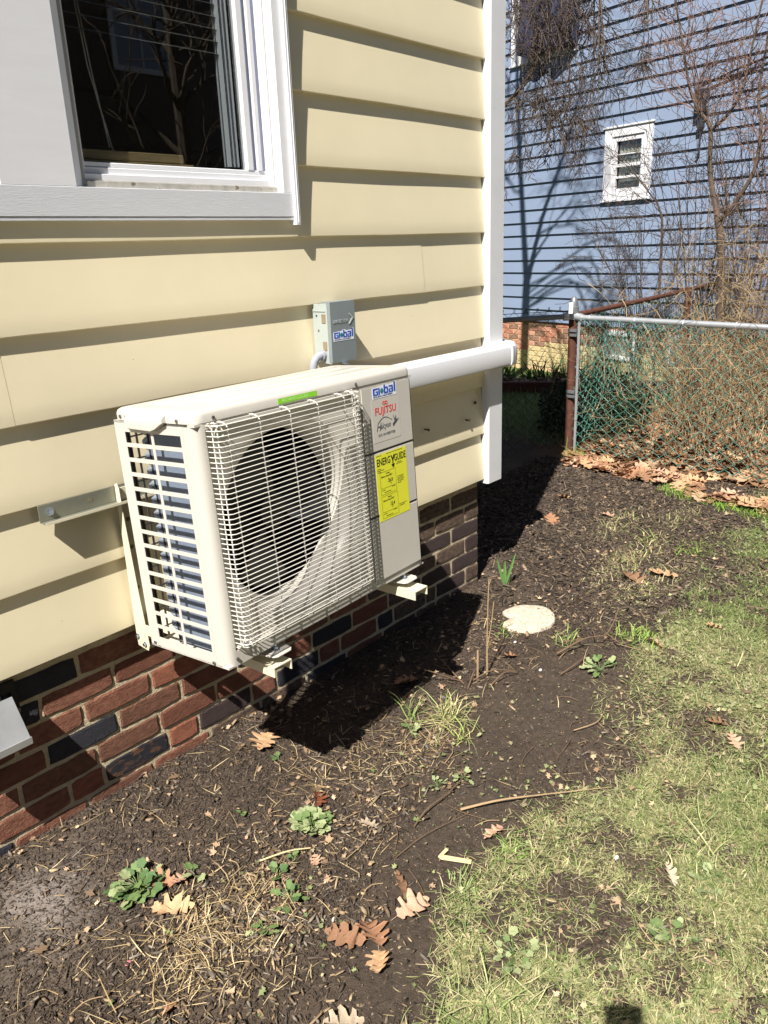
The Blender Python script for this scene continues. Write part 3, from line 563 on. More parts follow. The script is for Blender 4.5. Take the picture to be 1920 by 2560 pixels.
# front panel with rounded left corner, recess and bell mouth
fp=MB(); R=.024; arc=[(R-R*math.cos(a),-.29+R-R*math.sin(a)) for a in np.linspace(0,math.pi/2,9)]
path=[(0,-.2485)]+arc+[(.0265,-.29)]
fp.grid([[(x,y,z) for x,y in path] for z in (.0,.574)])
def q(x0,x1,z0,z1,y=-.29): fp.face([(x0,y,z0),(x1,y,z0),(x1,y,z1),(x0,y,z1)])
GX0,GX1,GZ0,GZ1=.0265,.541,.036,.5585
q(GX0,GX1,0,GZ0); q(GX0,GX1,GZ1,.574); q(GX1,.766,0,.574)
arc2=[(.79-R+R*math.sin(a),-.29+R-R*math.cos(a)) for a in np.linspace(0,math.pi/2,7)]
fp.grid([[(x,y,z) for x,y in [(.766,-.29)]+arc2+[(.79,-.02)]] for z in (.0,.574)])
# recess walls then plate with circular opening
RY=-.279; cx,cz,r1,r2=.283,.297,.246,.214
fp.face([(GX0,-.29,GZ0),(GX0,RY,GZ0),(GX0,RY,GZ1),(GX0,-.29,GZ1)]); fp.face([(GX1,-.29,GZ0),(GX1,RY,GZ0),(GX1,RY,GZ1),(GX1,-.29,GZ1)])
fp.face([(GX0,-.29,GZ0),(GX1,-.29,GZ0),(GX1,RY,GZ0),(GX0,RY,GZ0)]); fp.face([(GX0,-.29,GZ1),(GX1,-.29,GZ1),(GX1,RY,GZ1),(GX0,RY,GZ1)])
N=80; rings=[]
def rectpt(a):
    c,s=math.cos(a),math.sin(a); t=1e9
    if c>1e-9:t=min(t,(GX1-cx)/c)
    if c<-1e-9:t=min(t,(GX0-cx)/c)
    if s>1e-9:t=min(t,(GZ1-cz)/s)
    if s<-1e-9:t=min(t,(GZ0-cz)/s)
    return t
prof=[(None,RY),(r1,RY),(.236,-.275),(.226,-.266),(.218,-.252),(r2,-.235),(r2,-.185)]
for rad,y in prof:
    rings.append([(cx+(rectpt(a) if rad is None else rad)*math.cos(a),y,cz+(rectpt(a) if rad is None else rad)*math.sin(a)) for a in [2*math.pi*i/N for i in range(N+1)]])
fp.grid(rings); ac('front_panel',fp,smooth=True)
# service panels on the right part of the front
for z0,z1 in ((.3885,.5670),(.2095,.3845),(.018,.2055)):
    mb=MB(); mb.box(.553,.7735,-.2945,-.2895,z0,z1); ac('service_panel',mb,bevel=.003,seg=2,smooth=True)
sm=MB()
for a in ((.7765,.7780,-.2912,-.2901,.018,.568),(.553,.7765,-.2912,-.2901,.3848,.3882),(.553,.7765,-.2912,-.2901,.2058,.2092)): sm.box(*a)
ac('panel_seam',sm,m_seam)
# back, bottom, right side
bp=MB(); bp.box(.0,.79,-.289,-.001,-.001,.004); bp.box(.775,.7885,-.0195,-.001,.004,.574); bp.box(.54,.7885,-.004,-.002,.004,.574); bp.box(.5415,.5435,-.278,-.004,.004,.574); bp.box(.0,.79,-.289,-.001,.568,.5735); ac('base_pan',bp)
vc=MB(); vc.box(.7905,.822,-.235,-.03,.06,.40); ac('valve_cover',vc,bevel=.012,seg=3,smooth=True)
bw=MB()
for k in range(10): bw.box(.02,.54,-.0035,-.002,.03+k*.055,.034+k*.055)
for k in range(3): bw.box(.05+k*.2,.056+k*.2,-.002,-.0005,.004,.57)
ac('rear_guard',bw)
# inside: coil wrapping the left side, hairpins, dark cavity
m_coil=mat('coil_blue_fins',L3(136,148,168),rough=.5,metal=.35,var=.15,vscale=30,bump=.8,bscale=40,stretch=(1,22,1),bdist=.002)
co=MB(); co.box(.030,.052,-.242,-.082,.015,.545); co.box(.06,.075,-.255,-.232,.015,.545); ac('coil',co,m_coil)
co=MB(); co.box(.030,.034,-.262,-.236,.01,.56); co.box(.028,.032,-.082,-.077,.01,.56); ac('coil_end_plate',co,m_seam)
for k in range(15):
    z=.045+k*.0353; mb=MB(); mb.tube([(.040,-.078,z),(.040,-.062,z),(.040,-.052,z+.006),(.040,-.052,z+.014),(.040,-.062,z+.020),(.040,-.078,z+.020)],.0078,8); ac('coil_tube',mb,mat('coil_tube_blue',L3(170,182,200),rough=.4,metal=.5),smooth=True)
dk=MB(); dk.box(.09,.54,-.045,-.035,.005,.568); dk.box(.088,.092,-.26,-.035,.005,.568); dk.box(.535,.54,-.26,-.035,.005,.568); ac('inner_shroud',dk,m_blk)
st=MB(); st.tube([(.02,-.018,.01),(.02,-.018,.56)],.004,6); st.box(.015,.03,-.012,-.004,.01,.56); ac('inner_bracket',st,m_blk)
# fan
m_fan=mat('fan_plastic',L3(40,42,45),rough=.4)
fan=MB(); fan.disc((cx,-.20,cz),'y',.045,.05,24); ac_f=ac('fan',fan,m_fan,smooth=True)
for b in range(3):
    g_=[]; 
    for i in range(7):
        rr_=.042+.155*i/6; row=[]
        for j in range(6):
            a=b*2*math.pi/3+(-.55+1.05*j/5)*(1+.12*i/6)+.25*i/6; row.append((cx+rr_*math.cos(a),-.215+.05*(j/5)+.006*math.sin(i),cz+rr_*math.sin(a)))
        g_.append(row)
    bb=MB().grid(g_).build('fan_blade',m_fan,ac_f,smooth=True)
# wire guard
gw=MB(); GY=-.327; wr=.00135
z=.0565; zi=0
while z<.5675:
    gw.tube([(.030,-.289,z),(.031,-.308,z),(.034,-.320,z),(.042,GY,z),(.18,GY-.001,z),(.35,GY-.001,z),(.500,GY,z),(.512,-.322,z),(.519,-.308,z),(.522,-.289,z)],wr,5); z+=.0116; zi+=1
for zz in (.047,):
    gw.tube([(.034,-.289,zz),(.04,-.318,zz),(.05,-.322,zz),(.49,-.322,zz),(.505,-.318,zz),(.515,-.289,zz)],wr,5)
for j,zz in enumerate((.566,.570)):
    yy=(-.318,-.303)[j]; gw.tube([(.036+.006*j,-.289,zz),(.045,yy,zz),(.495,yy,zz),(.510,-.289,zz)],wr,5)
for x in (.0325,.0465,.0610,.157,.255,.352,.452,.493,.504,.514):
    yy=GY+.0028 if .05<x<.495 else -.305
    gw.tube([(x,-.288,.044),(x,yy+.008,.043),(x,yy,.052),(x,yy,.30),(x,yy,.560),(x,yy+.010,.568),(x,-.300,.572),(x,-.289,.570)],.0016,6)
# hook loops at corners
for x,z in ((.045,.552),(.505,.552),(.045,.062),(.49,.062)):
    gw.tube([(x+.012*math.cos(a),-.312+.004*math.sin(2*a),z+.012*math.sin(a)) for a in np.linspace(0,5.6,10)],.0017,5)
ac('fan_guard',gw,mat('guard_wire_coat',L3(214,210,200),rough=.35),smooth=True,norm=False)
# lid handle bulge on the left side
hd=MB(); zt_=.5915; fr_=[(-.060,.566),(-.066,.5575),(-.150,.5545),(-.168,.560),(-.188,.5705),(-.198,.5745)]
hd.grid([[(-.002,y,zt_) for y,z in fr_],[(-.010,y+(.004 if i==0 else 0)*-1,zt_-.004) for i,(y,z) in enumerate(fr_)],[(-.0135,y,(z+zt_)/2) for y,z in fr_],[(-.0125,y,z+.002) for y,z in fr_],[(-.010,y,z) for y,z in fr_],[(-.0015,y,z+.001) for y,z in fr_]])
for e in (0,-1):
    y,z=fr_[e]; hd.face([(-.002,y,zt_),(-.010,y,zt_-.004),(-.0135,y,(z+zt_)/2),(-.0125,y,z+.002),(-.0015,y,z+.001)])
ac('handle',hd,smooth=True)
# screws
def screw(x,y,z,ax,r=.0042):
    mb=MB(); mb.disc((x,y,z),ax,r,-.003 if ax=='y' else -.003,10); mb.disc((x,y-(.0031 if ax=='y' else 0),z) if ax=='y' else (x-.0031,y,z),ax,r*.5,-.0006,6); ac('screw',mb,m_screw)
for x,z in ((.051,.582),(.537,.583),(.769,.011),(.026,.018)): screw(x,-.2915,z,'y')
for y,z in ((-.033,.584),(-.236,.581),(-.020,.011),(-.241,.008)): screw(-.0015,y,z,'x')
mb=MB(); mb.box(-.0012,.0,-.0285,-.014,.002,.014); ac('corner_tab',mb)
# ---- stickers
m_stw=mat('sticker_white',L3(236,240,248),rough=.35); m_blue=mat('print_blue',L3(28,84,190),rough=.35,col2=L3(20,60,160)); m_navy=mat('print_navy',L3(44,60,140),rough=.4)
m_yel=mat('sticker_yellow',L3(232,232,58),rough=.35,var=.03); m_bk=mat('print_black',L3(14,14,14),rough=.5); m_redp=mat('print_red',L3(205,40,30),rough=.4); m_gp=mat('print_grey',L3(72,76,84),rough=.4)
m_grn=mat('sticker_green',L3(140,214,50),rough=.35); m_wp=mat('print_pale',L3(196,238,150),rough=.4); m_gl=mat('print_globe_blue',L3(60,140,190),rough=.35); m_gg=mat('print_globe_green',L3(40,130,70),rough=.35)
RX=math.pi/2
def round_plate(x0,x1,z0,z1,y,t,r): 
    mb=MB(); o_=rrect(x0,x1,z0,z1,r,3); mb.prism(o_,'y',y,y-t); return mb
def global_sticker(parent,x0,z0,W_,H_,y):
    """blue lettering with a globe for the o, on a white die-cut plate"""
    s=W_/.105; pm=MB(); out=[(0,0),(1,0),(1.0,.30),(1.0,.86),(1.0,1.0),(.93,1.0),(.90,.86),(.62,.84),(.58,.95),(.47,.95),(.44,.84),(.02,.80),(0,.74)]
    pm.prism([(x0+u*W_,z0+v*H_) for u,v in out],'y',y,y-.0004); st=pm.build('global_sticker',m_stw,parent)
    yt=y-.0006; bh=H_*.26; x=x0+.03*W_; 
    def bar(a,b,c,d,n='letter',m=m_blue): 
        q_=MB(); q_.box(x0+a*W_,x0+b*W_,yt-.0004,yt,z0+c*H_,z0+d*H_); return q_
    B,T_=.26,.76; L_=MB()
    def add(*r): 
        for a,b,c,d in r: L_.box(x0+a*W_,x0+b*W_,yt-.0004,yt,z0+c*H_,z0+d*H_)
    add((.03,.09,B,T_),(.09,.235,.66,T_),(.09,.235,B,.35),(.185,.235,.35,.54),(.13,.185,.47,.54))      # G
    add((.255,.305,B,T_))                                                                             # l
    add((.475,.53,B,.92),(.53,.64,.62,.73),(.53,.64,B,.36),(.60,.65,.36,.62))                         # b
    add((.685,.85,.66,.76),(.80,.86,B,.66),(.675,.80,B,.34),(.675,.73,.34,.53),(.73,.80,.47,.53))     # a
    add((.895,.955,B,.98))                                                                            # l
    L_.build('lettering',m_blue,st)
    gl=MB(); gl.tube([(x0+.39*W_,yt,z0+.50*H_),(x0+.39*W_,yt-.0004,z0+.50*H_)],.115*H_*1.75,18); g1=gl.build('globe',m_gl,st)
    g2=MB(); rr_=.115*H_*1.75
    g2.prism([(x0+.39*W_+rr_*u,z0+.50*H_+rr_*v) for u,v in ((-.7,.3),(-.3,.75),(.2,.6),(.05,.2),(-.2,.05),(-.1,-.3),(-.35,-.7),(-.6,-.2))],'y',yt-.0005,yt-.0009)
    g2.prism([(x0+.39*W_+rr_*u,z0+.50*H_+rr_*v) for u,v in ((.3,.35),(.7,.3),(.8,-.1),(.5,-.5),(.25,-.2))],'y',yt-.0005,yt-.0009); g2.build('globe_land',m_gg,st)
    text('tagline','FOR FUEL, SERVICE & A WORLD OF DIFFERENCE',.0062*s,m_navy,st,(x0+.03*W_,yt-.0002,z0+.08*H_),(RX,0,0),xs=.62,extrude=.0001); return st
global_sticker(AC,.600,.5315,.108,.037,-.2947)
# maker's nameplate: outline plate with red and grey print
np_=round_plate(.592,.716,.412,.529,-.2947,.0003,.002).build('nameplate',mat('nameplate_clear',L3(203,198,189),rough=.3),AC)
text('lettering','FUJITSU',.0285,m_redp,np_,(.605,-.2952,.487),(RX,0,0),xs=.98,bold=.0003,extrude=.0002)
inf=MB()
for s_ in (-1,1): inf.tube([(.6515+s_*.0055+.0055*math.cos(a)*s_*-1,-.2953,.5165+.0042*math.sin(a)) for a in np.linspace(0,2*math.pi,15)],.0008,4,cap=False)
inf.build('emblem',m_redp,np_)
text('lettering','H',.033,m_gp,np_,(.606,-.2952,.4425),(RX,0,0),shear=.35,xs=.8,extrude=.0002)
text('lettering','alcyon',.0235,m_gp,np_,(.624,-.2952,.4465),(RX,0,0),shear=.3,xs=.78,extrude=.0002)
sw_=MB(); sw_.tube([(.616+.062*t,-.2953,.4655+.012*math.sin(math.pi*min(t*1.05,1))*1.0) for t in np.linspace(0,1,12)],.0007,4); 
sw_.prism([(.680,.452),(.690,.459),(.684,.478),(.693,.464),(.697,.476),(.699,.461),(.710,.464),(.700,.456),(.690,.450),(.683,.444)],'y',-.2951,-.2956); sw_.build('emblem',m_gp,np_)
text('lettering','DC INVERTER',.0098,m_gp,np_,(.613,-.2952,.4270),(RX,0,0),xs=1.28,extrude=.0002,bold=.0001)
# energy label
eg=round_plate(.590,.733,.188,.379,-.2947,.0004,.001).build('energy_sticker',m_yel,AC)
def et(b,s,x,z,xs=1,bold=0,m=m_bk): return text('lettering',b,s,m,eg,(x,-.2953,z),(RX,0,0),xs=xs,bold=bold,extrude=.0001)
et('ENERG',.0285,.5950,.3465,.70,.0005); et('GUIDE',.0285,.6745,.3465,.66,.0005)
ar=MB(); yy=(-.2952,-.2956)
ar.prism([(.6590,.3665),(.6635,.3665),(.6680,.3570),(.6725,.3665),(.6770,.3665),(.6700,.3500),(.6700,.3400),(.6760,.3400),(.6680,.3290),(.6600,.3400),(.6660,.3400),(.6660,.3500)],'y',*yy)
def fr(x0,x1,z0,z1,t=.0004):
    for a in ((x0,x1,z0,z0+t),(x0,x1,z1-t,z1),(x0,x0+t,z0+t,z1-t),(x1-t,x1,z0+t,z1-t)): ar.box(a[0],a[1],-.2954,-.2951,a[2],a[3])
fr(.605,.6775,.2625,.3270); fr(.605,.680,.1945,.2580)
for z in (.2800,.2110): ar.box(.609,.674,-.2954,-.2951,z,z+.0005); ar.box(.652,.6526,-.2954,-.2951,z,z+.003); ar.box(.609,.6096,-.2954,-.2951,z,z+.003); ar.box(.6735,.674,-.2954,-.2951,z,z+.003)
for z in (.2880,.2190): ar.prism([(.650,z+.0025),(.6545,z+.0025),(.6522,z-.001)],'y',*yy)
ar.build('print_marks',m_bk,eg)
et('Cooling',.0062,.631,.3190,.9); et('Efficiency Rating (SEER)*',.0066,.610,.3110,.78); et('26.0',.0150,.6400,.2935,.85,.0003)
et('Heating',.0062,.633,.2500,.9); et('Efficiency Rating (HSPF)*',.0066,.611,.2420,.78); et('12.4',.0150,.6420,.2245,.85,.0003)
et('Least Efficient',.0030,.609,.2740); et('Most Efficient',.0030,.656,.2765,.9); et('Range of Similar Models',.0036,.620,.2670,.9)
et('Least Efficient',.0030,.609,.2055); et('Most Efficient',.0030,.656,.2080,.9); et('Range of Similar Models',.0036,.620,.1985,.9)
et('U.S. Government',.0032,.5945,.3740); et('Federal law prohibits removal of this label before consumer purchase.',.0030,.640,.3745,.9)
et('Heat Pump',.0036,.5955,.3370);et('Cooling and Heating',.0036,.5955,.3325);et('Split System',.0036,.5955,.3280)
et('Outdoor Unit',.0036,.686,.3400);et('Export to similar models',.0032,.683,.3360,.9)
for i,t in enumerate(('For energy cost info,','visit the energy site.','Efficiency range based','only on split system','heat pumps.')): et(t,.0038,.6835,.2990-i*.0048,.95)
for i,t in enumerate(('For more energy info, visit','www.ftc.gov/energy')): et(t,.0038,.6835,.2170-i*.0048,.85)
# green installation strip on the lid front
gs=round_plate(.250,.386,.577,.5895,-.2922,.0004,.001).build('green_sticker',m_grn,AC)
text('lettering','INSTALLED 5-22-2021',.0098,m_wp,gs,(.264,-.2929,.5800),(RX,0,0),xs=1.0,extrude=.0001)
# ---- mounting feet tabs and bolts
m_zinc=mat('zinc_bolt',L3(190,200,214),rough=.25,metal=.95)
for cxx in (.150,.690):
    ft=MB(); ft.prism([(cxx-.038,-.245),(cxx+.045,-.245),(cxx+.038,-.305),(cxx+.026,-.316),(cxx-.018,-.316),(cxx-.028,-.308)],'z',-.020,-.0165); ft.box(cxx-.036,cxx+.04,-.247,-.243,-.0165,.0); ft_o=ac('foot',ft,bevel=.0012)
    b=MB(); b.disc((cxx+.004,-.285,-.0160),'z',.0095,.0022,16); b.disc((cxx+.004,-.285,-.0138),'z',.0068,.0065,6); b.disc((cxx+.004,-.285,-.0073),'z',.0032,.008,10); b.build('bolt',m_zinc,ft_o)
# ------------------------------------------------------------------ wall bracket carrying the unit
BR=setp(empty('wall_bracket',(0,0,.87)),'cream and galvanised steel wall bracket that carries the outdoor unit','bracket')
m_br=mat('cream_powder_coat',L3(222,215,188),rough=.42,var=.04,vscale=10); m_rl=mat('galvanised_rail',L3(150,150,136),rough=.48,metal=.55,var=.12,vscale=20,bump=.05,bscale=60)
def lc(mb,name,m,par=BR,**k): o=mb.build(name,m,par,**k); o.location=-Vector(par.location); return o
a=MB(); a.box(-.129,.86,-.0075,-.005,.855,.897); a.box(-.129,.86,-.036,-.005,.8525,.8550); rail=lc(a,'rail',m_rl,bevel=.0006)
a=MB(); a.box(-.129,.86,-.0375,-.036,.8520,.8590); lc(a,'rail_lip',m_br)
for x,z in ((-.100,.876),(.79,.876)):
    a=MB(); a.disc((x,-.0076,z),'y',.0105,-.0015,16); a.disc((x,-.009,z),'y',.0075,-.006,6); o=a.build('lag_bolt',m_zinc,BR); o.location=-Vector(BR.location)
for x in (.010,.30,.52):
    a=MB(); a.disc((x,-.0076,.878),'y',.0065,-.0004,14); o=a.build('rail_hole',mat('hole_shade',L3(120,114,90),rough=.9),BR); o.location=-Vector(BR.location)
for x0,armx in ((.082,.115),(.70,.665)):
    a=MB(); a.prism([(-.010,.902),(-.020,.906),(-.028,.890),(-.030,.83),(-.050,.60),(-.068,.445),(-.060,.428),(-.012,.432),(-.009,.47)],'x',x0-.001,x0+.0015)
    a.box(x0+.0015,x0+.042,-.012,-.009,.435,.89); up_=lc(a,'upright',m_br,bevel=.0006)
    for zz in (.80,.72,.60):
        b=MB(); b.disc((x0+.022,-.0125,zz),'y',.006,-.0003,12); o=b.build('slot',MATS['hole_shade'],BR); o.location=-Vector(BR.location)
    for yy_,zz in ((-.018,.462),(-.050,.446)):
        b=MB(); b.disc((x0-.0015,yy_,zz),'x',.0075,-.0012,14); b.disc((x0-.0027,yy_,zz),'x',.0055,-.005,6); o=b.build('bolt',m_zinc,BR); o.location=-Vector(BR.location)
    xa=armx; dx=.034  # arm follows the slight turn of the unit
    def A(y): return xa+(y)*(-.045)-.005
    for (u0,u1,z0,z1) in ((0,.058,.506,.509),(0,.0025,.482,.506),(.0555,.058,.482,.506)):
        mb=MB(); 
        for y in (-.02,-.528):
            s0=A(y); zt=0
            mb.v+=[(s0+u0,y,z0-.0*y),(s0+u1,y,z0),(s0+u1,y,z1),(s0+u0,y,z1)]
        mb.f=[(0,1,5,4),(1,2,6,5),(2,3,7,6),(3,0,4,7),(0,3,2,1),(4,5,6,7)]; lc(mb,'arm',m_br)
    mb=MB(); s0=A(-.02); mb.box(x0+.001,s0+.064,-.062,-.010,.475,.4765); mb.box(x0+.001,x0+.004,-.10,-.01,.4765,.506); lc(mb,'gusset',m_br)
# ------------------------------------------------------------------ disconnect box with conduit
DB=setp(empty('disconnect_box',(.90,-.0,1.21)),'small grey electrical disconnect box with a blue and white sticker, above the outdoor unit','electrical box')
m_gb=mat('grey_enamel',L3(128,137,140),rough=.42,var=.05,vscale=20); m_gb2=mat('light_grey_enamel',L3(168,176,172),rough=.42,var=.04,vscale=20)
def dc(mb,name,m,par=DB,**k): o=mb.build(name,m,par,**k); o.location=-Vector(DB.location); return o
a=MB(); a.box(.8555,.955,-.074,-.004,1.126,1.302); bx=dc(a,'box_body',m_gb2,bevel=.0015)
a=MB(); a.prism([(.852,-.0805),(.965,-.0805),(.965,-.050),(.9635,-.050),(.9635,-.079),(.8535,-.079),(.8535,-.066),(.852,-.066)],'z',1.122,1.308); a.box(.852,.965,-.0805,-.03,1.3082,1.3095); dc(a,'cover',m_gb)
a=MB(); a.prism([(-.0035,1.124),(-.074,1.118),(-.074,1.304),(-.018,1.304),(-.0035,1.286)],'x',.8525,.8550); a.box(.850,.8525,-.060,-.004,1.281,1.2820); dc(a,'side_plate',m_gb2)
for y,z in ((-.020,1.268),(-.026,1.222)):
    a=MB(); a.disc((.8522,y,z),'x',.0035,-.0012,10); dc(a,'rivet',m_screw)
for z in (1.245,1.160):
    a=MB(); a.box(.8505,.8523,-.059,-.042,z,z+.028); dc(a,'knockout',mat('brass_plate',L3(164,146,120),rough=.4,metal=.4),bevel=.0006)
a=MB(); a.box(.893,.915,-.088,-.0808,1.116,1.122); a.box(.898,.910,-.096,-.088,1.113,1.119); dc(a,'latch',m_zinc,bevel=.001)
a=MB(); a.tube([(.852,-.040,1.146),(.838,-.040,1.146),(.824,-.038,1.141),(.815,-.036,1.130),(.811,-.034,1.115),(.810,-.033,1.085),(.810,-.033,1.02)],.0125,12); cdo=dc(a,'conduit',mat('conduit_grey_plastic',L3(160,162,172),rough=.35),smooth=True)
a=MB(); a.disc((.842,-.040,1.146),'x',.0165,.009,12); a.disc((.8105,-.0335,1.098),'z',.0165,-.014,12); dc(a,'conduit_collar',MATS['conduit_grey_plastic'],smooth=True)
gsk=global_sticker(DB,.861-.90,1.188-1.21,.094,.036,-.0809)
t=text('lettering','DIVERSITECH',.0155,mat('embossed_grey',L3(150,158,160),rough=.35),DB,(.8625-.90,-.0805,1.243-1.21),(RX,0,0),xs=.72,extrude=.0012,bold=.0002)
a=MB(); a.prism([(.934,1.238),(.938,1.236),(.957,1.256),(.939,1.270),(.936,1.268),(.950,1.2555)],'y',-.0805,-.0825); dc(a,'emblem',m_gb2)
# ------------------------------------------------------------------ line-set cover
LS=setp(empty('line_cover',(1.5,0,1.0)),'white plastic line cover running from the outdoor unit past the house corner','pipe cover')
m_lc=mat('white_pvc',L3(226,226,230),rough=.28,var=.02,vscale=5)
prof=[(-.022,.972),(-.022,1.066),(-.030,1.068),(-.064,1.063),(-.076,1.052),(-.079,1.036),(-.079,.995),(-.076,.982),(-.066,.975),(-.045,.972)]
def lsb(name,x0,x1,s=1.0,**k):
    mb=MB(); cy,cz_=-.05,1.019; mb.prism([(cy+(y-cy)*s,cz_+(z-cz_)*s) for y,z in prof],'x',x0,x1); o=mb.build(name,m_lc,LS,smooth=True,**k); o.location=-Vector(LS.location); return o
lsb('duct',.83,1.925); lsb('coupling',1.918,1.930,1.10)
mb=MB(); cy,cz_=-.05,1.019; n=len(prof); ring=[]
for t in range(7):
    a_=t/6*math.pi/2; rings_=[]
    for y,z in prof:
        rad=(.10+(-y-.02))*1.02; rings_.append((1.930+rad*math.sin(a_)*.72+.0,.078-.0-(rad)*math.cos(a_)*1.0,cz_+(z-cz_)*1.06))
    ring.append(rings_+[rings_[0]])
mb.grid(ring); o=mb.build('elbow',m_lc,LS,smooth=True); o.location=-Vector(LS.location)
a=MB(); a.box(1.945,2.005,.06,1.2,.972,1.066); o=a.build('side_duct',m_lc,LS,bevel=.01,seg=2,smooth=True); o.location=-Vector(LS.location)
# ------------------------------------------------------------------ round stepping stone
stn=MB(); out=[]; r_=random.Random(2)
N_=34
for i in range(N_):
    a_=2*math.pi*i/N_; rad=.118+r_.uniform(-.003,.003)
    if abs((a_-2.2+math.pi)%(2*math.pi)-math.pi)<.5: rad*=.5+.5*abs((a_-2.2+math.pi)%(2*math.pi)-math.pi)/.5
    out.append((rad*math.cos(a_)*1.08,rad*math.sin(a_)*.94))
rgs=[[(x*k,y*k,z) for x,y in out+[out[0]]] for k,z in ((1.0,-.02),(1.0,.006),(.975,.012),(.9,.015),(.5,.017),(.01,.018))]
stn.grid(rgs); so=stn.build('stepping_stone',mat('washed_pebble_concrete',L3(222,214,196),rough=.85,var=.25,vscale=60,col2=L3(200,176,150),bump=1.0,bscale=150,bdist=.006,spots=(120,.66,L3(110,92,74))),smooth=True,loc=(1.622,-.352,-.004)); setp(so,'round whitish pebbled stepping stone with a notch, set in the mulch','stepping stone')
# ------------------------------------------------------------------ sticks, stems, weeds
m_stick=mat('dead_stem',L3(168,142,108),rough=.8,var=.25,vscale=40); m_twig=mat('twig_brown',L3(110,88,68),rough=.85,var=.3,vscale=40); m_pale=mat('split_wood',L3(222,198,150),rough=.7,var=.15,vscale=40,stretch=(1,8,1))
def hz(x,y): return float(hgt(np.array([x]),np.array([y]))[0])
def bez(pts,n=10):
    P=[Vector(p) for p in pts]; out=[]
    for i in range(n+1):
        t=i/n*(len(P)-1); k=min(int(t),len(P)-2); u=t-k; p0=P[max(k-1,0)];p1=P[k];p2=P[k+1];p3=P[min(k+2,len(P)-1)]
        out.append(.5*((2*p1)+(p2-p0)*u+(2*p0-5*p1+4*p2-p3)*u*u+(3*p1-p0-3*p2+p3)*u**3))
    return out
def stick(name,pts,r0,r1,m,label,cat,n=10,side=()):
    P=bez(pts,n); mb=MB(); mb.tube([p for p in P],[r0+(r1-r0)*i/n for i in range(n+1)],6)
    for s in side: mb.tube(bez(s,5),r1*1.1,5)
    o=mb.build(name,m,None,smooth=True); c=P[0]; 
    for v in o.data.vertices: v.co-=c
    o.location=c; return setp(o,label,cat)
stick('plant_stem',[(1.145,-.474,-.005),(1.150,-.47,.13),(1.146,-.475,.27),(1.150,-.476,.375)],.0036,.0016,m_stick,'tall bare tan stem standing upright beside the dark shadow edge','stem',side=([(1.147,-.474,.12),(1.160,-.48,.2),(1.168,-.485,.285)],))
stick('plant_stem',[(1.105,-.46,-.005),(1.103,-.462,.06),(1.106,-.46,.115)],.0042,.0034,m_stick,'short cut woody stub left of the tall bare stem','stem',side=([(1.105,-.46,.06),(1.09,-.455,.09)],))
for k,(x,y,a,L) in enumerate(((1.06,-.42,2.5,.12),(1.05,-.44,1.4,.14),(1.08,-.45,-.6,.16),(1.03,-.47,.3,.15),(1.10,-.52,-.3,.12))):
    stick('dead_branch',[(x,y,.0),(x+math.cos(a)*L*.5,y+math.sin(a)*L*.5,.03),(x+math.cos(a)*L,y+math.sin(a)*L,.012+.05*(k<2))],.003,.0015,m_twig,'thin dead twig in the tangle at the foot of the tall bare stem','twig')['group']='twigs at the foot of the tall stem'
stick('split_stick',[(.50,-.815,.006),(.585,-.880,.014),(.672,-.952,.012),(.833,-1.097,.010)],.0040,.0010,m_stick,'long pale split stick lying across the mud towards the lawn','stick')
stick('twig',[(.371,-.756,.004),(.44,-.748,.014),(.53,-.752,.012),(.646,-.739,.006)],.0026,.0016,m_twig,'long dark curved twig on the mud, left of the pale split stick','twig')
w_c=MB(); w_c.prism([(0,0),(.012,.004),(.075,-.038),(.068,-.050),(.004,-.010)],'z',.004,.007); w_c.prism([(0,0),(.028,.020),(.033,.011),(.008,-.004)],'z',.007,.010); wco=w_c.build('wood_splinter',m_pale,None,bevel=.0008,loc=(.322,-.873,hz(.32,-.9)+.003)); wco.rotation_euler=(0,0,-.55); setp(wco,'bent cream wood splinter lying on the bare mud','wood splinter')
stick('branch',[(1.42,-.60,.01),(1.52,-.66,.05),(1.62,-.70,.04),(1.74,-.69,.10)],.004,.002,m_twig,'forked brown branch arching over the soil right of the stepping stone','branch',side=([(1.52,-.66,.05),(1.50,-.58,.02)],[(1.62,-.70,.04),(1.60,-.76,.03)],[(1.56,-.68,.05),(1.66,-.62,.02)]))
stick('twig',[(1.30,-.68,.006),(1.40,-.70,.02),(1.50,-.69,.01)],.0025,.0015,m_twig,'small brown twig right of the rust coloured leaf','twig')
stick('twig',[(1.02,-.88,.006),(1.10,-.92,.012),(1.20,-.90,.006)],.0018,.001,m_stick,'pale thin twig on the smooth trodden mud','twig')
stick('twig',[(.25,-.79,.004),(.36,-.80,.008),(.50,-.84,.006)],.0013,.0008,m_twig,'very thin dark twig on the mud above the bent cream splinter','twig')
stick('dry_stalk',[(.03,-.53,.008),(.09,-.57,.018),(.14,-.60,.01)],.0022,.0014,m_pale,'cream stalk lying between the two weed clumps','stalk')
rt=random.Random(12)
for i in range(34):
    x=rt.uniform(-.5,1.9); y=rt.uniform(-1.0,-.1)
    if float(grassy(np.array([x]),np.array([y]))[0])>.5: continue
    a=rt.uniform(0,6.28); L=rt.uniform(.05,.16); k=rt.uniform(-.4,.4); z0=hz(x,y)
    stick('twig',[(x,y,z0+.004),(x+math.cos(a)*L*.5,y+math.sin(a)*L*.5,z0+.012),(x+math.cos(a+k)*L,y+math.sin(a+k)*L,z0+.005)],.0014,.0008,rt.choice([m_twig,m_stick]),'thin dry twig lying loose on the planting bed','twig',n=5)['group']='loose twigs on the planting bed'
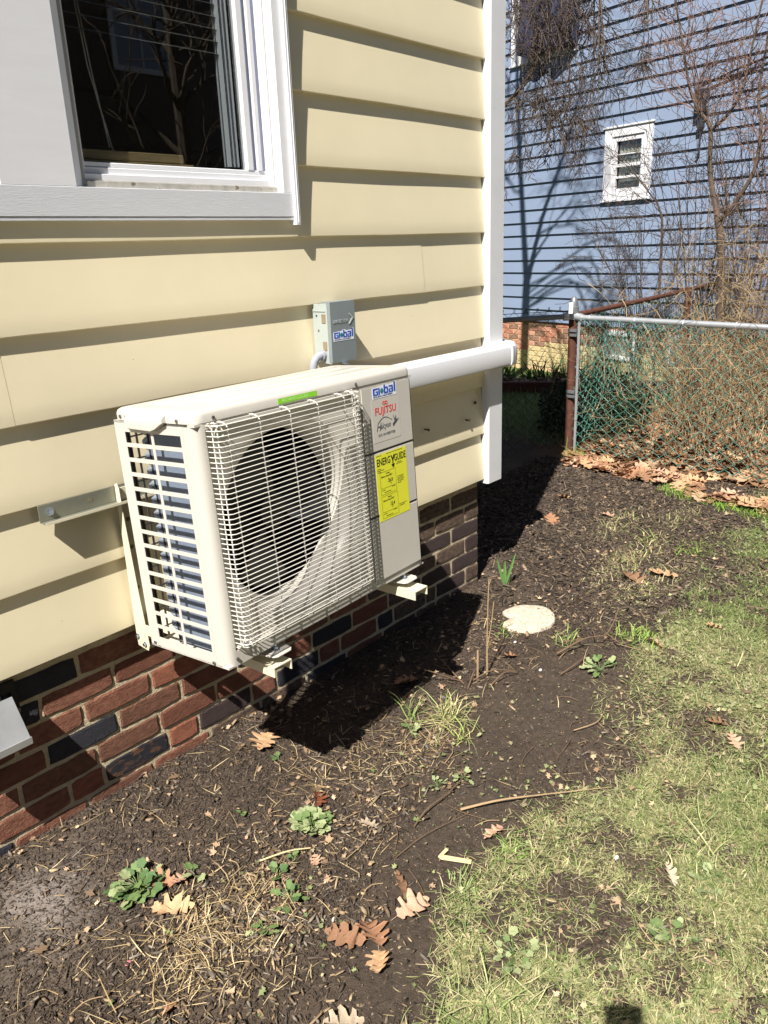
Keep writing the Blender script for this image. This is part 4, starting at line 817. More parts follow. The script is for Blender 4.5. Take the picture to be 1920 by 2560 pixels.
# leafy weeds
m_wl=[mat('weed_green',L3(104,126,74),rough=.6,var=.2,vscale=30,bump=.3,bscale=90),mat('weed_pale',L3(152,162,116),rough=.6,var=.2,vscale=30,bump=.3,bscale=90),mat('weed_deep',L3(80,108,62),rough=.6,var=.2,vscale=30,bump=.3,bscale=90)]
def leafm(kind):
    if ('w',kind) in LM: return LM[('w',kind)]
    n=16; pts=[]
    for i in range(n):
        a_=math.pi*(-.5)+2*math.pi*i/n; rad=.5*(1+.10*math.cos(5*a_+kind)+.05*math.cos(8*a_)); x=rad*math.cos(a_)*(.95 if kind==0 else .62); y=.5+rad*math.sin(a_)
        if i==0: y+=.12
        pts.append((x,y,.28*x*x+.10*(y-.5)**2+.05*math.sin(9*x+3*i)))
    pts.append((0,.45,.0)); F=[(i,(i+1)%n,n) for i in range(n)]; me=bpy.data.meshes.new('leaf'); me.from_pydata(pts,[],F); me.polygons.foreach_set('use_smooth',[True]*n); LM[('w',kind)]=me; me.materials.append(m_wl[0]); return me
def weed(x,y,R_,n,size,kind,ms,label,h=.03,stems=True,seed=0,wide=1):
    r=random.Random(seed); root=setp(empty('weed',(x,y,hz(x,y))),label,'weed'); st=MB(); me=leafm(kind)
    for i in range(n):
        a=r.uniform(0,6.28); d=R_*math.sqrt(r.random()); px,py=d*math.cos(a)*wide,d*math.sin(a); z=h*(1-.6*(d/R_)**2)*r.uniform(.5,1.1)+.004; s=size*r.uniform(.6,1.2)
        o=bpy.data.objects.new('leaf',me); COL.objects.link(o); o.parent=root; o.material_slots[0].link='OBJECT'; o.material_slots[0].material=m_wl[r.choice(ms)]
        o.location=(px,py,z); o.rotation_euler=(r.uniform(-.2,.55),r.uniform(-.4,.4),a-math.pi/2+r.uniform(-.6,.6)); o.scale=(s,s,s)
        st.tube([(0,0,0),(px*.5,py*.5,z*.8),(px,py,z)],.0011,4,cap=False)
    st.build('stems',m_wl[0],root); return root
weed(.208,-.536,.046,70,.021,0,[1,1,0,1],'round clump of pale yellow green rosette leaves on the mulch',h=.028,seed=1,wide=.9)
weed(-.208,-.352,.052,46,.026,0,[0,2,2,0,1],'broad leaved dark green weed at the lower left of the bed',h=.030,seed=2,wide=1.15)
weed(-.10,-.43,.02,4,.026,0,[0,1],'three leaved pale weed beside the straw heap',h=.02,seed=3)
weed(-.005,-.678,.028,10,.024,1,[2,0,0],'small dark green weed right of the straw heap',h=.025,seed=4)
weed(.03,-.60,.018,7,.020,0,[0,2],'tiny green seedling just above the small dark green weed',h=.02,seed=5)
weed(-.105,-.70,.024,8,.022,1,[0,1],'grey green weed at the lower side of the straw heap',h=.02,seed=6)
weed(.09,-.59,.014,5,.018,0,[2,0],'tiny seedling pair below the round pale clump',h=.015,seed=7)
weed(.12,-.35,.010,4,.014,0,[0],'tiny green sprout in the mulch below the brick wall',h=.012,seed=8)
weed(.355,-.24,.010,4,.014,0,[2,0],'tiny bright sprout right below the large oak leaf',h=.012,seed=9)
weed(1.421,-.772,.050,18,.034,1,[1,0,1],'flat grey green rosette weed on the mud near the lawn edge',h=.02,seed=10)
weed(.62,-.74,.028,8,.020,1,[1,1],'dusty pale weed by the upper end of the long dark twig',h=.015,seed=11)
weed(.55,-.70,.022,7,.020,1,[1],'dusty pale weed next to the straw patch',h=.015,seed=12)
weed(.72,-.47,.02,6,.022,0,[0,1],'small weed left of the spreading grass tuft',h=.02,seed=13)
weed(.20,-1.17,.045,16,.020,0,[1,1,0],'cluster of dusty round leaves in the grass near the bottom of the view',h=.015,seed=14)
weed(.66,-1.42,.05,16,.022,0,[1,0],'cluster of grey green leaves in the lawn above the bottom edge',h=.015,seed=15)
weed(.45,-1.42,.05,14,.022,0,[1,0],'low leafy weed in the brighter part of the lawn',h=.015,seed=16)
# tufts
def tuft(x,y,n,L,W,pal,label,cat='grass tuft',spread=.02,flat=.9,seed=0,name='grass_tuft'):
    r=np.random.default_rng(seed); px=x+r.normal(0,spread,n); py=y+r.normal(0,spread,n)
    o=blades(name,n,None,pal,L,W,seed+100,flat=flat,pts=(px,py),curl=.9); c=Vector((x,y,hz(x,y)))
    o.data.transform(Matrix.Translation(-c)); o.location=c; return setp(o,label,cat)
tuft(.854,-.514,120,.095,.0028,[(150,160,104),(176,172,118),(128,140,84),(196,182,140)],'large spreading tuft of pale green grass beside the mud path',seed=1,flat=.55)
tuft(.77,-.43,16,.09,.003,[(132,156,84),(150,160,104)],'thin upright green grass shoots left of the spreading tuft',seed=2,flat=1.2,spread=.012)
tuft(.78,-.62,22,.06,.003,[(150,170,90),(168,170,104)],'short bright grass tuft right of the pale straw patch',seed=3,flat=.9,spread=.015)
tuft(1.741,-.775,120,.05,.0032,[(132,160,72),(116,146,66),(150,168,90)],'fresh green grass tuft at the lawn edge right of the forked branch',seed=4,spread=.045,flat=.9)
tuft(1.56,-.56,50,.055,.003,[(132,160,80),(150,150,110)],'small grass tuft just below the stepping stone',seed=5,spread=.03)
tuft(1.47,-.34,22,.06,.003,[(120,150,76)],'thin green tuft between tall bare stem and stepping stone',seed=6,spread=.02)
tuft(2.75,-.35,90,.05,.004,[(150,150,100),(132,150,80),(176,160,120)],'dull grass tuft on the far mulch in front of the fence',seed=7,spread=.05,flat=.6)
tuft(2.75,-.62,110,.05,.004,[(132,150,80),(116,140,66)],'green grass tuft on the far mulch near the lawn',seed=8,spread=.05,flat=.7)
tuft(3.98,.70,110,.10,.004,[(120,156,60),(104,140,52)],'bright green grass tuft at the foot of the rusty corner post',seed=9,spread=.03,flat=1.2)
tuft(2.45,-.38,80,.04,.004,[(176,164,120),(150,146,100)],'dry tuft left of the upright tan leaf',seed=10,spread=.05,flat=.4)
tuft(.27,-1.0,60,.045,.0026,[(132,146,92),(150,160,104)],'grass tuft right of the bent cream splinter',seed=11,spread=.025,flat=.6)
tuft(.47,-1.0,60,.045,.0026,[(120,150,72),(150,160,104)],'grass tuft below the pinkish leaf at the lawn edge',seed=12,spread=.025,flat=.7)
tuft(.05,-1.22,140,.08,.0026,[(150,160,104),(176,172,128),(132,146,92)],'long bladed grass tuft at the bottom edge of the view',seed=13,spread=.035,flat=.4)
tuft(.78,-1.36,90,.07,.0026,[(150,160,104),(176,172,128),(132,146,92)],'long pale grass tuft in the lawn centre',seed=14,spread=.04,flat=.4)
# daffodil shoots
df=setp(empty('daffodil_shoots',(1.862,-.093,hz(1.862,-.093))),'small clump of upright green daffodil shoots near the brick corner','plant')
m_df=mat('daffodil_green',L3(96,134,74),rough=.45)
for k,(dx,dy,L) in enumerate(((-.035,.02,.14),(.0,.0,.125),(.03,-.035,.16),(.012,.012,.10))):
    mb=MB(); P=[Vector((dx*t,dy*t,L*t)) for t in (0,.35,.7,1)]
    for p,w0 in zip(P,(.006,.007,.006,.002)): mb.v+=[tuple(p+Vector((-w0*.7,w0*.7,0))),tuple(p+Vector((0,0,-.0))+Vector((.001,.001,0))),tuple(p+Vector((w0*.7,-w0*.7,0)))]
    for i in range(3): mb.f+=[(3*i,3*i+1,3*i+4,3*i+3),(3*i+1,3*i+2,3*i+5,3*i+4)]
    mb.build('leaf',m_df,df,norm=False)
# pebbles and bits
for i,(x,y,c,lab) in enumerate(((1.30,-.60,(230,228,224),'small white pebble on the soil below the stepping stone'),(1.42,-.42,(226,220,210),'tiny white pebble left of the stepping stone'),(-.02,-.86,(220,210,200),'small whitish pebble left of the leaf trio'),(.02,-.80,(214,206,190),'little pale stone above the leaf trio'),(-.35,-.53,(206,120,130),'tiny pink pebble at the left of the bed'),(.60,-1.22,(232,232,232),'tiny white pebble in the lower lawn'))):
    mb=MB(); mb.tube([(0,0,-.002),(0,0,.001),(0,0,.004),(0,0,.006)],[.003,.006,.005,.001],8); o=mb.build('pebble',mat('pebble_%d'%i,L3(*c),rough=.7),None,smooth=True,loc=(x,y,hz(x,y)+.002)); o.scale=(1.3,.9,1); setp(o,lab,'pebble')
# ------------------------------------------------------------------ fence
m_post=mat('rusty_post',L3(98,60,46),rough=.85,var=.4,vscale=14,col2=L3(84,48,38),bump=.4,bscale=60)
m_gr=mat('galvanised_rail_bright',L3(200,204,210),rough=.38,metal=.55,var=.15,vscale=12); m_gd=mat('galvanised_dull',L3(132,134,138),rough=.5,metal=.5,var=.2,vscale=12)
PX,PY=4.10,.79
fpz=setp(empty('fence_post',(PX,PY,0)),'rusty brown corner post of the chain link fence with a grey domed cap','fence post')
a=MB(); a.tube([(0,0,-.1),(0,0,.985)],.0305,18,cap=False); a.build('pipe',m_post,fpz,smooth=True)
a=MB(); a.tube([(0,0,.985),(0,0,1.03),(0,0,1.035),(0,0,1.06),(0,0,1.085),(0,0,1.10)],[.036,.036,.031,.029,.020,.004],18); a.build('post_cap',m_gd,fpz,smooth=True)
for z in (.455,.425,.875,.845):
    a=MB(); a.tube([(0,0,z-.010),(0,0,z+.010)],.0335,18); a.box(-.045,-.032,-.05,.0,z-.009,z+.009); a.build('tension_band',m_gd,fpz,smooth=False)
a=MB(); a.tube([(0,0,.945),(0,0,.985)],.0345,18); a.tube([(-.02,.02,.965),(-.05,.05,.965)],.026,12); a.tube([(-.005,-.02,.965),(-.012,-.075,.958)],.027,12); a.build('rail_cup',m_gr,fpz,smooth=True)
wb=setp(MB().box(-.017,.017,-.015,.015,0,.075).build('white_cup',mat('white_plastic',L3(235,235,235),rough=.5),None,bevel=.004,loc=(PX-.092,PY-.026,.995)),'small white plastic box on the rail beside the post cap','box'); wb.rotation_euler=(0,.12,.6)
wb.location.z=.988
def mesh_fence(p0,p1,z0a,z0b,z1a,z1b,pitch,dia,wire,seed,knuckle=True,jit=.002,amp=.004):
    r=random.Random(seed); p0=Vector(p0);p1=Vector(p1); L=(p1-p0).length; d=(p1-p0)/L; nrm=Vector((-d.y,d.x,0)); mb=MB(); n=int(L/pitch)
    for i in range(n):
        s=(i+.5)*pitch; t=s/L; zb=z0a+(z0b-z0a)*t; zt=z1a+(z1b-z1a)*t; m_=int((zt-zb)/(dia/2)); path=[]
        ph=i%2
        for j in range(m_+1):
            sgn=1 if (j+ph)%2==0 else -1
            z=zt-j*dia/2; off=s+sgn*pitch*.54
            path.append(p0+d*(off+r.uniform(-jit,jit))+nrm*(amp*sgn*(1 if ph==0 else 1)+r.uniform(-jit,jit)*.6)+Vector((0,0,z+ (0)*ph)))
        mb.tube(path,wire,4,cap=False)
        if knuckle:
            q=path[0]; mb.tube([q,q+Vector((0,0,.016))+d*.003,q+Vector((0,0,.018))-d*.006,q+Vector((0,0,.002))-d*.007],wire,4,cap=False)
    return mb
m_gw=mat('green_vinyl_wire',L3(66,118,104),rough=.35,var=.3,vscale=20,col2=L3(146,180,168),c2pos=(.5,.7)); m_dw=mat('dark_old_wire',L3(52,46,42),rough=.7,metal=.3,var=.3,vscale=20)
F1=setp(empty('chain_link_fence',(3.98,-.4,0)),'green chain link fence panel with a bright galvanised top rail, right of the rusty post','fence')
def l1(mb,name,m,par,**k): o=mb.build(name,m,par,**k); o.location=-Vector(par.location); return o
l1(MB().tube([(PX-.012,PY-.06,.960),(4.02,-.4,.944),(3.95,-2.6,.90)],.0185,14),'top_rail',m_gr,F1,smooth=True)
mf=mesh_fence((PX-.03,PY-.045,0),(3.93,-2.4,0),  .02,.02,.955,.90,.043,.072,.0033,1,knuckle=False,jit=.004,amp=.006); l1(mf,'wire_mesh',m_gw,F1,norm=False)
l1(MB().box(PX-.042,PX-.038,PY-.075,PY-.058,.03,.93),'tension_bar',m_gr,F1)
for k in range(6):
    tm=MB()
    y=PY-.15-.32*k; x=PX-.012+(y-PY)*.045; z=.958-(PY-y)*.016; tm.tube([(x+.03*math.cos(t),y+.01*math.sin(t*.5),z+.03*math.sin(t)) for t in np.linspace(0,6.2,9)],.002,4,cap=False); l1(tm,'tie_wire',m_gr,F1)
ed=Vector((-.785,.62,0))
F2=setp(empty('chain_link_fence',(3.4,1.4,0)),'rusted uncoated chain link fence panel between the yellow house and the rusty post','fence')
q0=Vector((PX,PY,0)); q1=q0+ed*2.9
l1(MB().tube([q0+ed*.05+Vector((0,0,.967)),q1+Vector((0,0,.958))],.0175,14),'top_rail',m_gd,F2,smooth=True)
mf=mesh_fence(q0+ed*.05+Vector((.01,.014,0)),q1+Vector((.01,.014,0)),.03,.03,1.015,1.005,.041,.072,.0018,2,jit=.0012,amp=.004); l1(mf,'wire_mesh',m_dw,F2,norm=False)
l1(MB().tube([q0+Vector((0,0,1.005)),q1+Vector((0,0,1.0))],.0022,5),'tension_wire',m_dw,F2)
F3=setp(empty('chain_link_fence',(6.5,.8,0)),'green chain link fence panel with a rusty brown rail, running away behind the shrubs','fence')
l1(MB().tube([(PX+.03,PY-.01,.975),(5.5,.81,.99),(6.2,.84,1.0),(7.6,.90,1.02)],.0195,12),'top_rail',m_post,F3,smooth=True)
mf=mesh_fence((PX+.05,PY+.02,0),(7.8,.92,0),.02,.02,.98,1.0,.043,.072,.0026,3,knuckle=False,jit=.004,amp=.006); l1(mf,'wire_mesh',m_gw,F3,norm=False)
l1(MB().tube([(6.2,.80,-.1),(6.2,.80,1.03)],.028,14),'line_post',m_post,F3,smooth=True)
# ------------------------------------------------------------------ neighbouring blue house
BHx,BHy=9.15,4.06; D=Vector((.2535,.9673,0)); NW=Vector((-.9673,.2535,0))   # D along wall, NW towards us
BH=setp(empty('blue_house',(BHx,BHy,0),(0,0,math.atan2(.9673,.2535))),'pale blue clapboard house on a brick base across the fence','house')
# local x = along D (leftwards in view), local +y = NW side (towards us)
m_bs=mat('blue_clapboard',L3(132,147,172),rough=.55,var=.06,vscale=2,spec=.4)
U0,U1=-9.5,4.6; EX=.1636
def hb(mb,name,m,par=BH,**k): return mb.build(name,m,par,**k)
joints={10:[-2.51],11:[-2.51],7:[-2.50],14:[-2.48],17:[-1.2],21:[-2.9,.4],24:[-1.8]}
cuts={}
for k in range(-1,34):
    z0=.390+(k)*EX+(-.0 if k>=0 else .0)
    if k==-1: continue
    xs=[U0]+joints.get(k,[])+[U1]
    for a_,b_ in zip(xs[:-1],xs[1:]):
        segs=[(a_,b_)]
        for wa,wb_,wz0,wz1 in ((-1.83,-1.20,1.93,2.68),(-.60,.45,3.72,5.2)):
            if z0+EX>wz0+.03 and z0<wz1-.03: segs=[s for (p,q_) in segs for s in ((p,min(q_,wa)),(max(p,wb_),q_)) if s[1]-s[0]>.02]
        for p,q_ in segs:
            mb=MB(); mb.v=[(p,0.002,z0),(q_,0.002,z0),(q_,.028,z0),(p,.028,z0),(p,.026,z0+.012),(q_,.026,z0+.012),(q_,.004,z0+EX+.006),(p,.004,z0+EX+.006)]
            mb.f=[(0,1,2,3),(3,2,5,4),(4,5,6,7)]; hb(mb,'siding_board',m_bs)
mb=MB()
mb.box(U0,-1.80,-.10,.0,.38,6.2); mb.box(-1.23,U1,-.10,0,.38,3.74); mb.box(-1.23,-.57,-.10,0,3.74,6.2); mb.box(.42,U1,-.10,0,3.74,6.2); mb.box(-1.80,-1.23,-.1,0,.38,1.95); mb.box(-1.80,-1.23,-.1,0,2.66,6.2); mb.box(-.57,.42,-.1,0,5.18,6.2)
mb.box(U0,U1,-7.0,-6.9,.38,6.2); mb.box(U0,U0+.1,-6.9,-.1,.38,6.2); mb.box(U1-.1,U1,-6.9,-.1,.38,6.2)
hb(mb,'wall_core',m_bs)
mb=MB(); mb.prism([(.4,6.2),(-7.4,6.2),(-3.5,8.6)],'x',U0-.2,U1+.2); hb(mb,'roof',MATS['roof_shingle'])
# brick base with separate bricks in view
m_bb=[mat('far_brick_red',L3(186,126,104),rough=.9,var=.25,vscale=12),mat('far_brick_brown',L3(150,116,96),rough=.9,var=.25,vscale=12),mat('far_brick_pink',L3(200,146,122),rough=.9,var=.2,vscale=12)]
m_bt=mat('tan_painted_brick',L3(206,188,142),rough=.9,var=.15,vscale=12)
me_=MB().box(-.1,.1,-.02,.004,-.03,.03).mesh('brick',bevel=.003); me_.materials.append(m_bb[0]); rq=random.Random(8); cnt=0
for row in range(9):
    z=.355-row*.070
    for i in range(30):
        u=1.15-i*.213-(.106 if row%2 else 0)
        if u<-4.9: break
        o=bpy.data.objects.new('brick',me_); COL.objects.link(o); o.parent=BH; o.location=(u,.0+rq.uniform(-.001,.002),z); o.material_slots[0].link='OBJECT'
        pz=.14 if u<-.25 else .02
        o.material_slots[0].material=m_bt if (z<pz and u<.05) or z<-.0 else rq.choice(m_bb); cnt+=1
mb=MB(); mb.box(U0,U1,-.10,-.004,-.6,.3795); hb(mb,'mortar',mat('far_mortar',L3(226,196,150),rough=.95,var=.15,vscale=20))
# small window
bw_=hb(MB().box(-1.865,-1.165,.005,.030,1.895,1.975).box(-1.865,-1.165,.005,.030,2.60,2.695).box(-1.865,-1.745,.005,.030,1.9755,2.5995).box(-1.285,-1.165,.005,.030,1.9755,2.5995).box(-1.885,-1.145,.005,.045,2.6955,2.715).box(-1.885,-1.145,.005,.05,1.875,1.8945),'window',m_white,bevel=.002); bw_['label']='small white framed window on the blue house'
def wn(mb,n,m,**k): return mb.build(n,m,bw_,**k)
wn(MB().box(-1.745,-1.70,-.02,.015,1.9755,2.5995).box(-1.335,-1.285,-.02,.015,1.9755,2.5995).box(-1.70,-1.335,-.02,.015,1.9755,2.02).box(-1.70,-1.335,-.02,.015,2.545,2.5995),'frame',m_white)
wn(MB().box(-1.70,-1.335,-.03,.008,2.262,2.295).box(-1.70,-1.335,-.03,.0,2.135,2.160).box(-1.70,-1.335,-.03,.0,2.395,2.405),'sash_rail',m_white)
wn(MB().box(-1.70,-1.335,-.034,-.031,2.02,2.545),'pane',glass('far_glass',(.85,.86,.84)))
ctm=MB().grid([[(-1.69+.34*t,-.052+.010*math.sin(t*40),z+.02*math.sin(t*12)) for t in np.linspace(0,1,30)] for z in (2.17,2.25,2.35)]); ctm.grid([[(-1.69+.34*t,-.052+.010*math.sin(t*40),z+.015*math.sin(t*12)*(z<2.4)) for t in np.linspace(0,1,30)] for z in (2.40,2.5)]); wn(ctm,'lace_curtain',mat('lace',L3(200,198,190),rough=.9),smooth=True)
wn(MB().box(-1.698,-1.337,-.075,-.070,2.01,2.55),'blind',mat('grey_blind',L3(150,152,146),rough=.9,var=.2,vscale=9,stretch=(1,1,6)))
# large upper window with air conditioner wrapped in a dark tarp
b2=hb(MB().box(-.655,.49,.005,.030,3.66,3.75).box(-.655,-.53,.005,.030,3.7505,5.2).box(.37,.49,.005,.030,3.7505,5.2).box(-.68,.51,.005,.05,3.64,3.6595),'window',m_white,bevel=.002); b2['label']='tall white framed window above, half covered by a dark tarp'
MB().box(-.53,-.48,-.02,.015,3.75,5.2).box(.32,.37,-.02,.015,3.75,5.2).box(-.48,.32,-.02,.015,3.75,3.80).box(-.48,.32,-.02,.015,4.45,4.50).build('sash',m_white,b2)
MB().box(-.48,.32,-.034,-.031,3.80,5.2).build('pane',MATS.setdefault('far_glass2',glass('far_glass_dark',(.4,.42,.42))),b2)
MB().box(-.50,.36,-.20,-.19,3.75,5.2).build('blind',MATS['grey_blind'],b2)
tp=[];TD=.52; rt2=random.Random(4); m_tarp=mat('dark_tarp',L3(58,58,78),rough=.6,var=.35,vscale=6,bump=.8,bscale=9,bdist=.03)
for zz,dep,wd in ((4.42,.30,.36),(4.36,.42,.40),(4.15,.46,.42),(3.95,.44,.43),(3.78,.45,.43),(3.70,.40,.41)):
    dep*=TD; row=[(-wd*1.0,.03,zz)]
    for t in np.linspace(0,1,12): row.append((-wd+2*wd*t,dep+.03*math.sin(t*17+zz*6)+rt2.uniform(-.015,.015),zz+.025*math.sin(t*11+zz*9)))
    row.append((wd,.03,zz)); tp.append([(x-.26,y,z) for x,y,z in row])
mbt=MB().grid(tp); mbt.face(tp[0]); mbt.face(tp[-1][::-1]); tw=Matrix.Rotation(math.atan2(.9673,.2535),4,'Z')
to=mbt.build('tarp_covered_window_unit',m_tarp,None,smooth=True,loc=(BHx,BHy,0)); to.rotation_euler=BH.rotation_euler; setp(to,'bulky window air conditioner wrapped in dark purple tarp on the blue house','air conditioner')
# meter clutter: small things on the blue wall
mb=MB(); mb.box(-2.56,-2.44,.025,.12,2.72,2.92); mb.tube([(-2.5,.06,2.72),(-2.5,.05,2.3),(-2.47,.04,2.25)],.012,8); mb.box(-2.53,-2.47,.025,.09,2.55,2.62); o=hb(mb,'meter_box',mat('meter_dark',L3(52,56,64),rough=.5),bevel=.005)
mb=MB(); mb.tube([(-2.45,.05,2.95),(-2.9,.06,3.05),(-3.6,.06,3.15)],.012,6); hb(mb,'cable',m_blk)
# pale basement windows low on the blue house
for u in (-1.55,-2.5):
    bq=hb(MB().box(u-.25,u+.25,.006,.03,.28,.34).box(u-.25,u+.25,.006,.03,-.02,.03).box(u-.25,u-.20,.006,.03,.0305,.2795).box(u+.20,u+.25,.006,.03,.0305,.2795),'window',m_white); bq['label']='low white basement window of the blue house'
    MB().box(u-.20,u+.20,.0065,.01,.03,.28).build('pane',MATS['grey_blind'],bq)
# ------------------------------------------------------------------ behind the viewpoint: unseen house, added to block sky fill and feed pane reflections
OH=setp(empty('sky_block_house',(1.5,-8.5,0)),'unseen dark brown house added across the yard, mirrored in the window pane','house')
m_oh=mat('dark_brown_siding',L3(116,104,94),rough=.8,var=.15,vscale=2)
ww=[(-1.9,-1.1,1.1,2.5),(-.2,.6,1.1,2.5),(2.4,3.2,1.1,2.5),(4.4,5.2,1.1,2.5),(-1.9,-1.1,3.9,5.2),(-.2,.6,3.9,5.2),(2.4,3.2,3.9,5.2),(4.4,5.2,3.9,5.2)]
mb=MB(); mb.box(-9,9,-8,0,-.1,6.4); mb.build('wall',m_oh,OH)
mb=MB(); mb.prism([(.4,6.4),(-8.4,6.4),(-4,9.4)],'x',-9.3,9.3); mb.build('roof',MATS['roof_shingle'],OH)
for k in range(40):
    mb=MB(); mb.box(-9,9,.002,.014,.05+k*.158,.05+k*.158+.02); mb.build('siding_lip',m_oh,OH)
m_pw=mat('sky_tint_pane',L3(150,160,176),rough=.15)  # pale tint stands for bright sky reflected in these panes
for a,b,c_,d_ in ww:
    o=MB().box(a-.07,b+.07,.016,.045,c_-.07,c_).box(a-.07,b+.07,.016,.045,d_,d_+.07).box(a-.07,a,.016,.045,c_+.001,d_-.001).box(b,b+.07,.016,.045,c_+.001,d_-.001).build('window',m_white,OH)
    MB().box(a,b,.016,.022,c_,d_).build('pane',m_pw,o); MB().box((a+b)/2-.015,(a+b)/2+.015,.023,.035,c_,d_).box(a,(a+b)/2-.016,.023,.035,(c_+d_)/2-.02,(c_+d_)/2+.02).box((a+b)/2+.016,b,.023,.035,(c_+d_)/2-.02,(c_+d_)/2+.02).build('muntin',m_white,o)
# ------------------------------------------------------------------ flower bed by the blue house
eb=MB().box(-2.2,2.2,-.04,.04,-.02,.10).build('bed_edging',mat('dark_red_timber',L3(84,48,42),rough=.9,var=.3,vscale=8),None,bevel=.006,loc=(6.22,2.20,0)); eb.rotation_euler=(0,0,math.atan2(-.27,.15)); setp(eb,'dark red timber edging of the flower bed beyond the bare fence','edging')
litter(1700,lambda x,y:((x-6.3)*.874+(y-2.2)*.486>.02)*((x-6.3)*.874+(y-2.2)*.486<.75)*1.0,(5.2,8.2,.9,4.6),[(110,84,66),(140,108,84),(84,66,54),(176,150,128)],.06,41,'bed_leaves','brown leaves lying in the flower bed beyond the fence',.06)
rs=random.Random(21)
for i in range(13):
    t=rs.uniform(-.6,1.3); x=6.75+rs.uniform(-.1,.25)-t*.30; y=2.55+t*.55+rs.uniform(-.1,.1)
    n_=24; r=np.random.default_rng(50+i); o=blades('leafy_plant',n_,None,[(70,108,56),(84,124,66),(58,92,50)],.22*rs.uniform(.7,1.3),.014,60+i,flat=1.15,pts=(x+r.normal(0,.03,n_),y+r.normal(0,.03,n_)),curl=.5); c=Vector((x,y,hz(x,y))); o.data.transform(Matrix.Translation(-c)); o.location=c
    setp(o,'clump of dark green strap leaves in the flower bed by the blue house','plant','strap leaved plants in the flower bed')
# ------------------------------------------------------------------ trees and shrubs
m_bark=mat('bark_grey',L3(104,92,78),rough=.9,var=.3,vscale=14,bump=.6,bscale=60); m_barkr=mat('bark_reddish',L3(92,78,66),rough=.8,var=.3,vscale=14,bump=.4,bscale=60); m_tw=mat('twigs_dark',L3(78,66,58),rough=.9); m_twr=mat('twigs_reddish',L3(126,98,86),rough=.85); m_twt=mat('twigs_tan',L3(164,142,108),rough=.85,var=.5,vscale=5,col2=L3(110,90,72),c2pos=(.45,.6))
def grow(mb,mbt,p,d,L,r,depth,R,droop=0,spread=.6,nb=(3,5),minr=.0016,wig=.18,lim=None):
    n=max(3,int(L/.09)); path=[p]; rad=[r]; q=p.copy(); dd=d.normalized()
    for i in range(n):
        dd=(dd+Vector((R.gauss(0,wig),R.gauss(0,wig),R.gauss(0,wig)))*.6+Vector((0,0,-droop*(i+1)/n*.25))).normalized(); q=q+dd*(L/n); path.append(q.copy()); rad.append(max(minr,r*(1-.65*(i+1)/n)))
    (mb if r>.007 else mbt).tube(path,rad,6 if r>.007 else 3,cap=False)
    if depth<=0: return
    for k in range(R.randint(*nb)):
        i=R.randint(max(1,n//4),n); b=path[i]; dd=(path[i]-path[i-1]).normalized(); s=Vector((R.gauss(0,1),R.gauss(0,1),R.gauss(0,1))); s=(s-dd*s.dot(dd)).normalized()
        grow(mb,mbt,b,(dd+s*spread*R.uniform(.7,1.4)),L*R.uniform(.42,.68),max(minr,rad[i]*.62),depth-1,R,droop,spread,nb,minr,wig)
def tree(name,label,cat,base,limbs,bark,twigm,seed,depth=3,droop=0,spread=.7,nb=(3,5),minr=.0022,wig=.2,group=None):
    R=random.Random(seed); root=setp(empty(name,base),label,cat,group); mb=MB(); mt=MB(); B=Vector(base)
    for P,r0,r1,bl in limbs:
        pts=bez([Vector(p)-B for p in P],max(6,3*len(P))); n=len(pts)-1; mb.tube(pts,[r0+(r1-r0)*i/n for i in range(n+1)],10 if r0>.03 else 7,cap=True)
        for k in range(bl[0]):
            i=R.randint(int(n*bl[2]),n); dd=(pts[i]-pts[i-1]).normalized(); s=Vector((R.gauss(0,1),R.gauss(0,1),R.gauss(0,1))); s=(s-dd*s.dot(dd)).normalized()
            grow(mb,mt,pts[i],dd+s*spread,bl[1]*R.uniform(.6,1.2),max(minr,(r0+(r1-r0)*i/n)*.45),depth,R,droop,spread,nb,minr,wig)
    t=mb.build('trunk',bark,root,smooth=True,norm=False); 
    if mt.v: c_=mt.build('crown',twigm,root,norm=False)
    return root
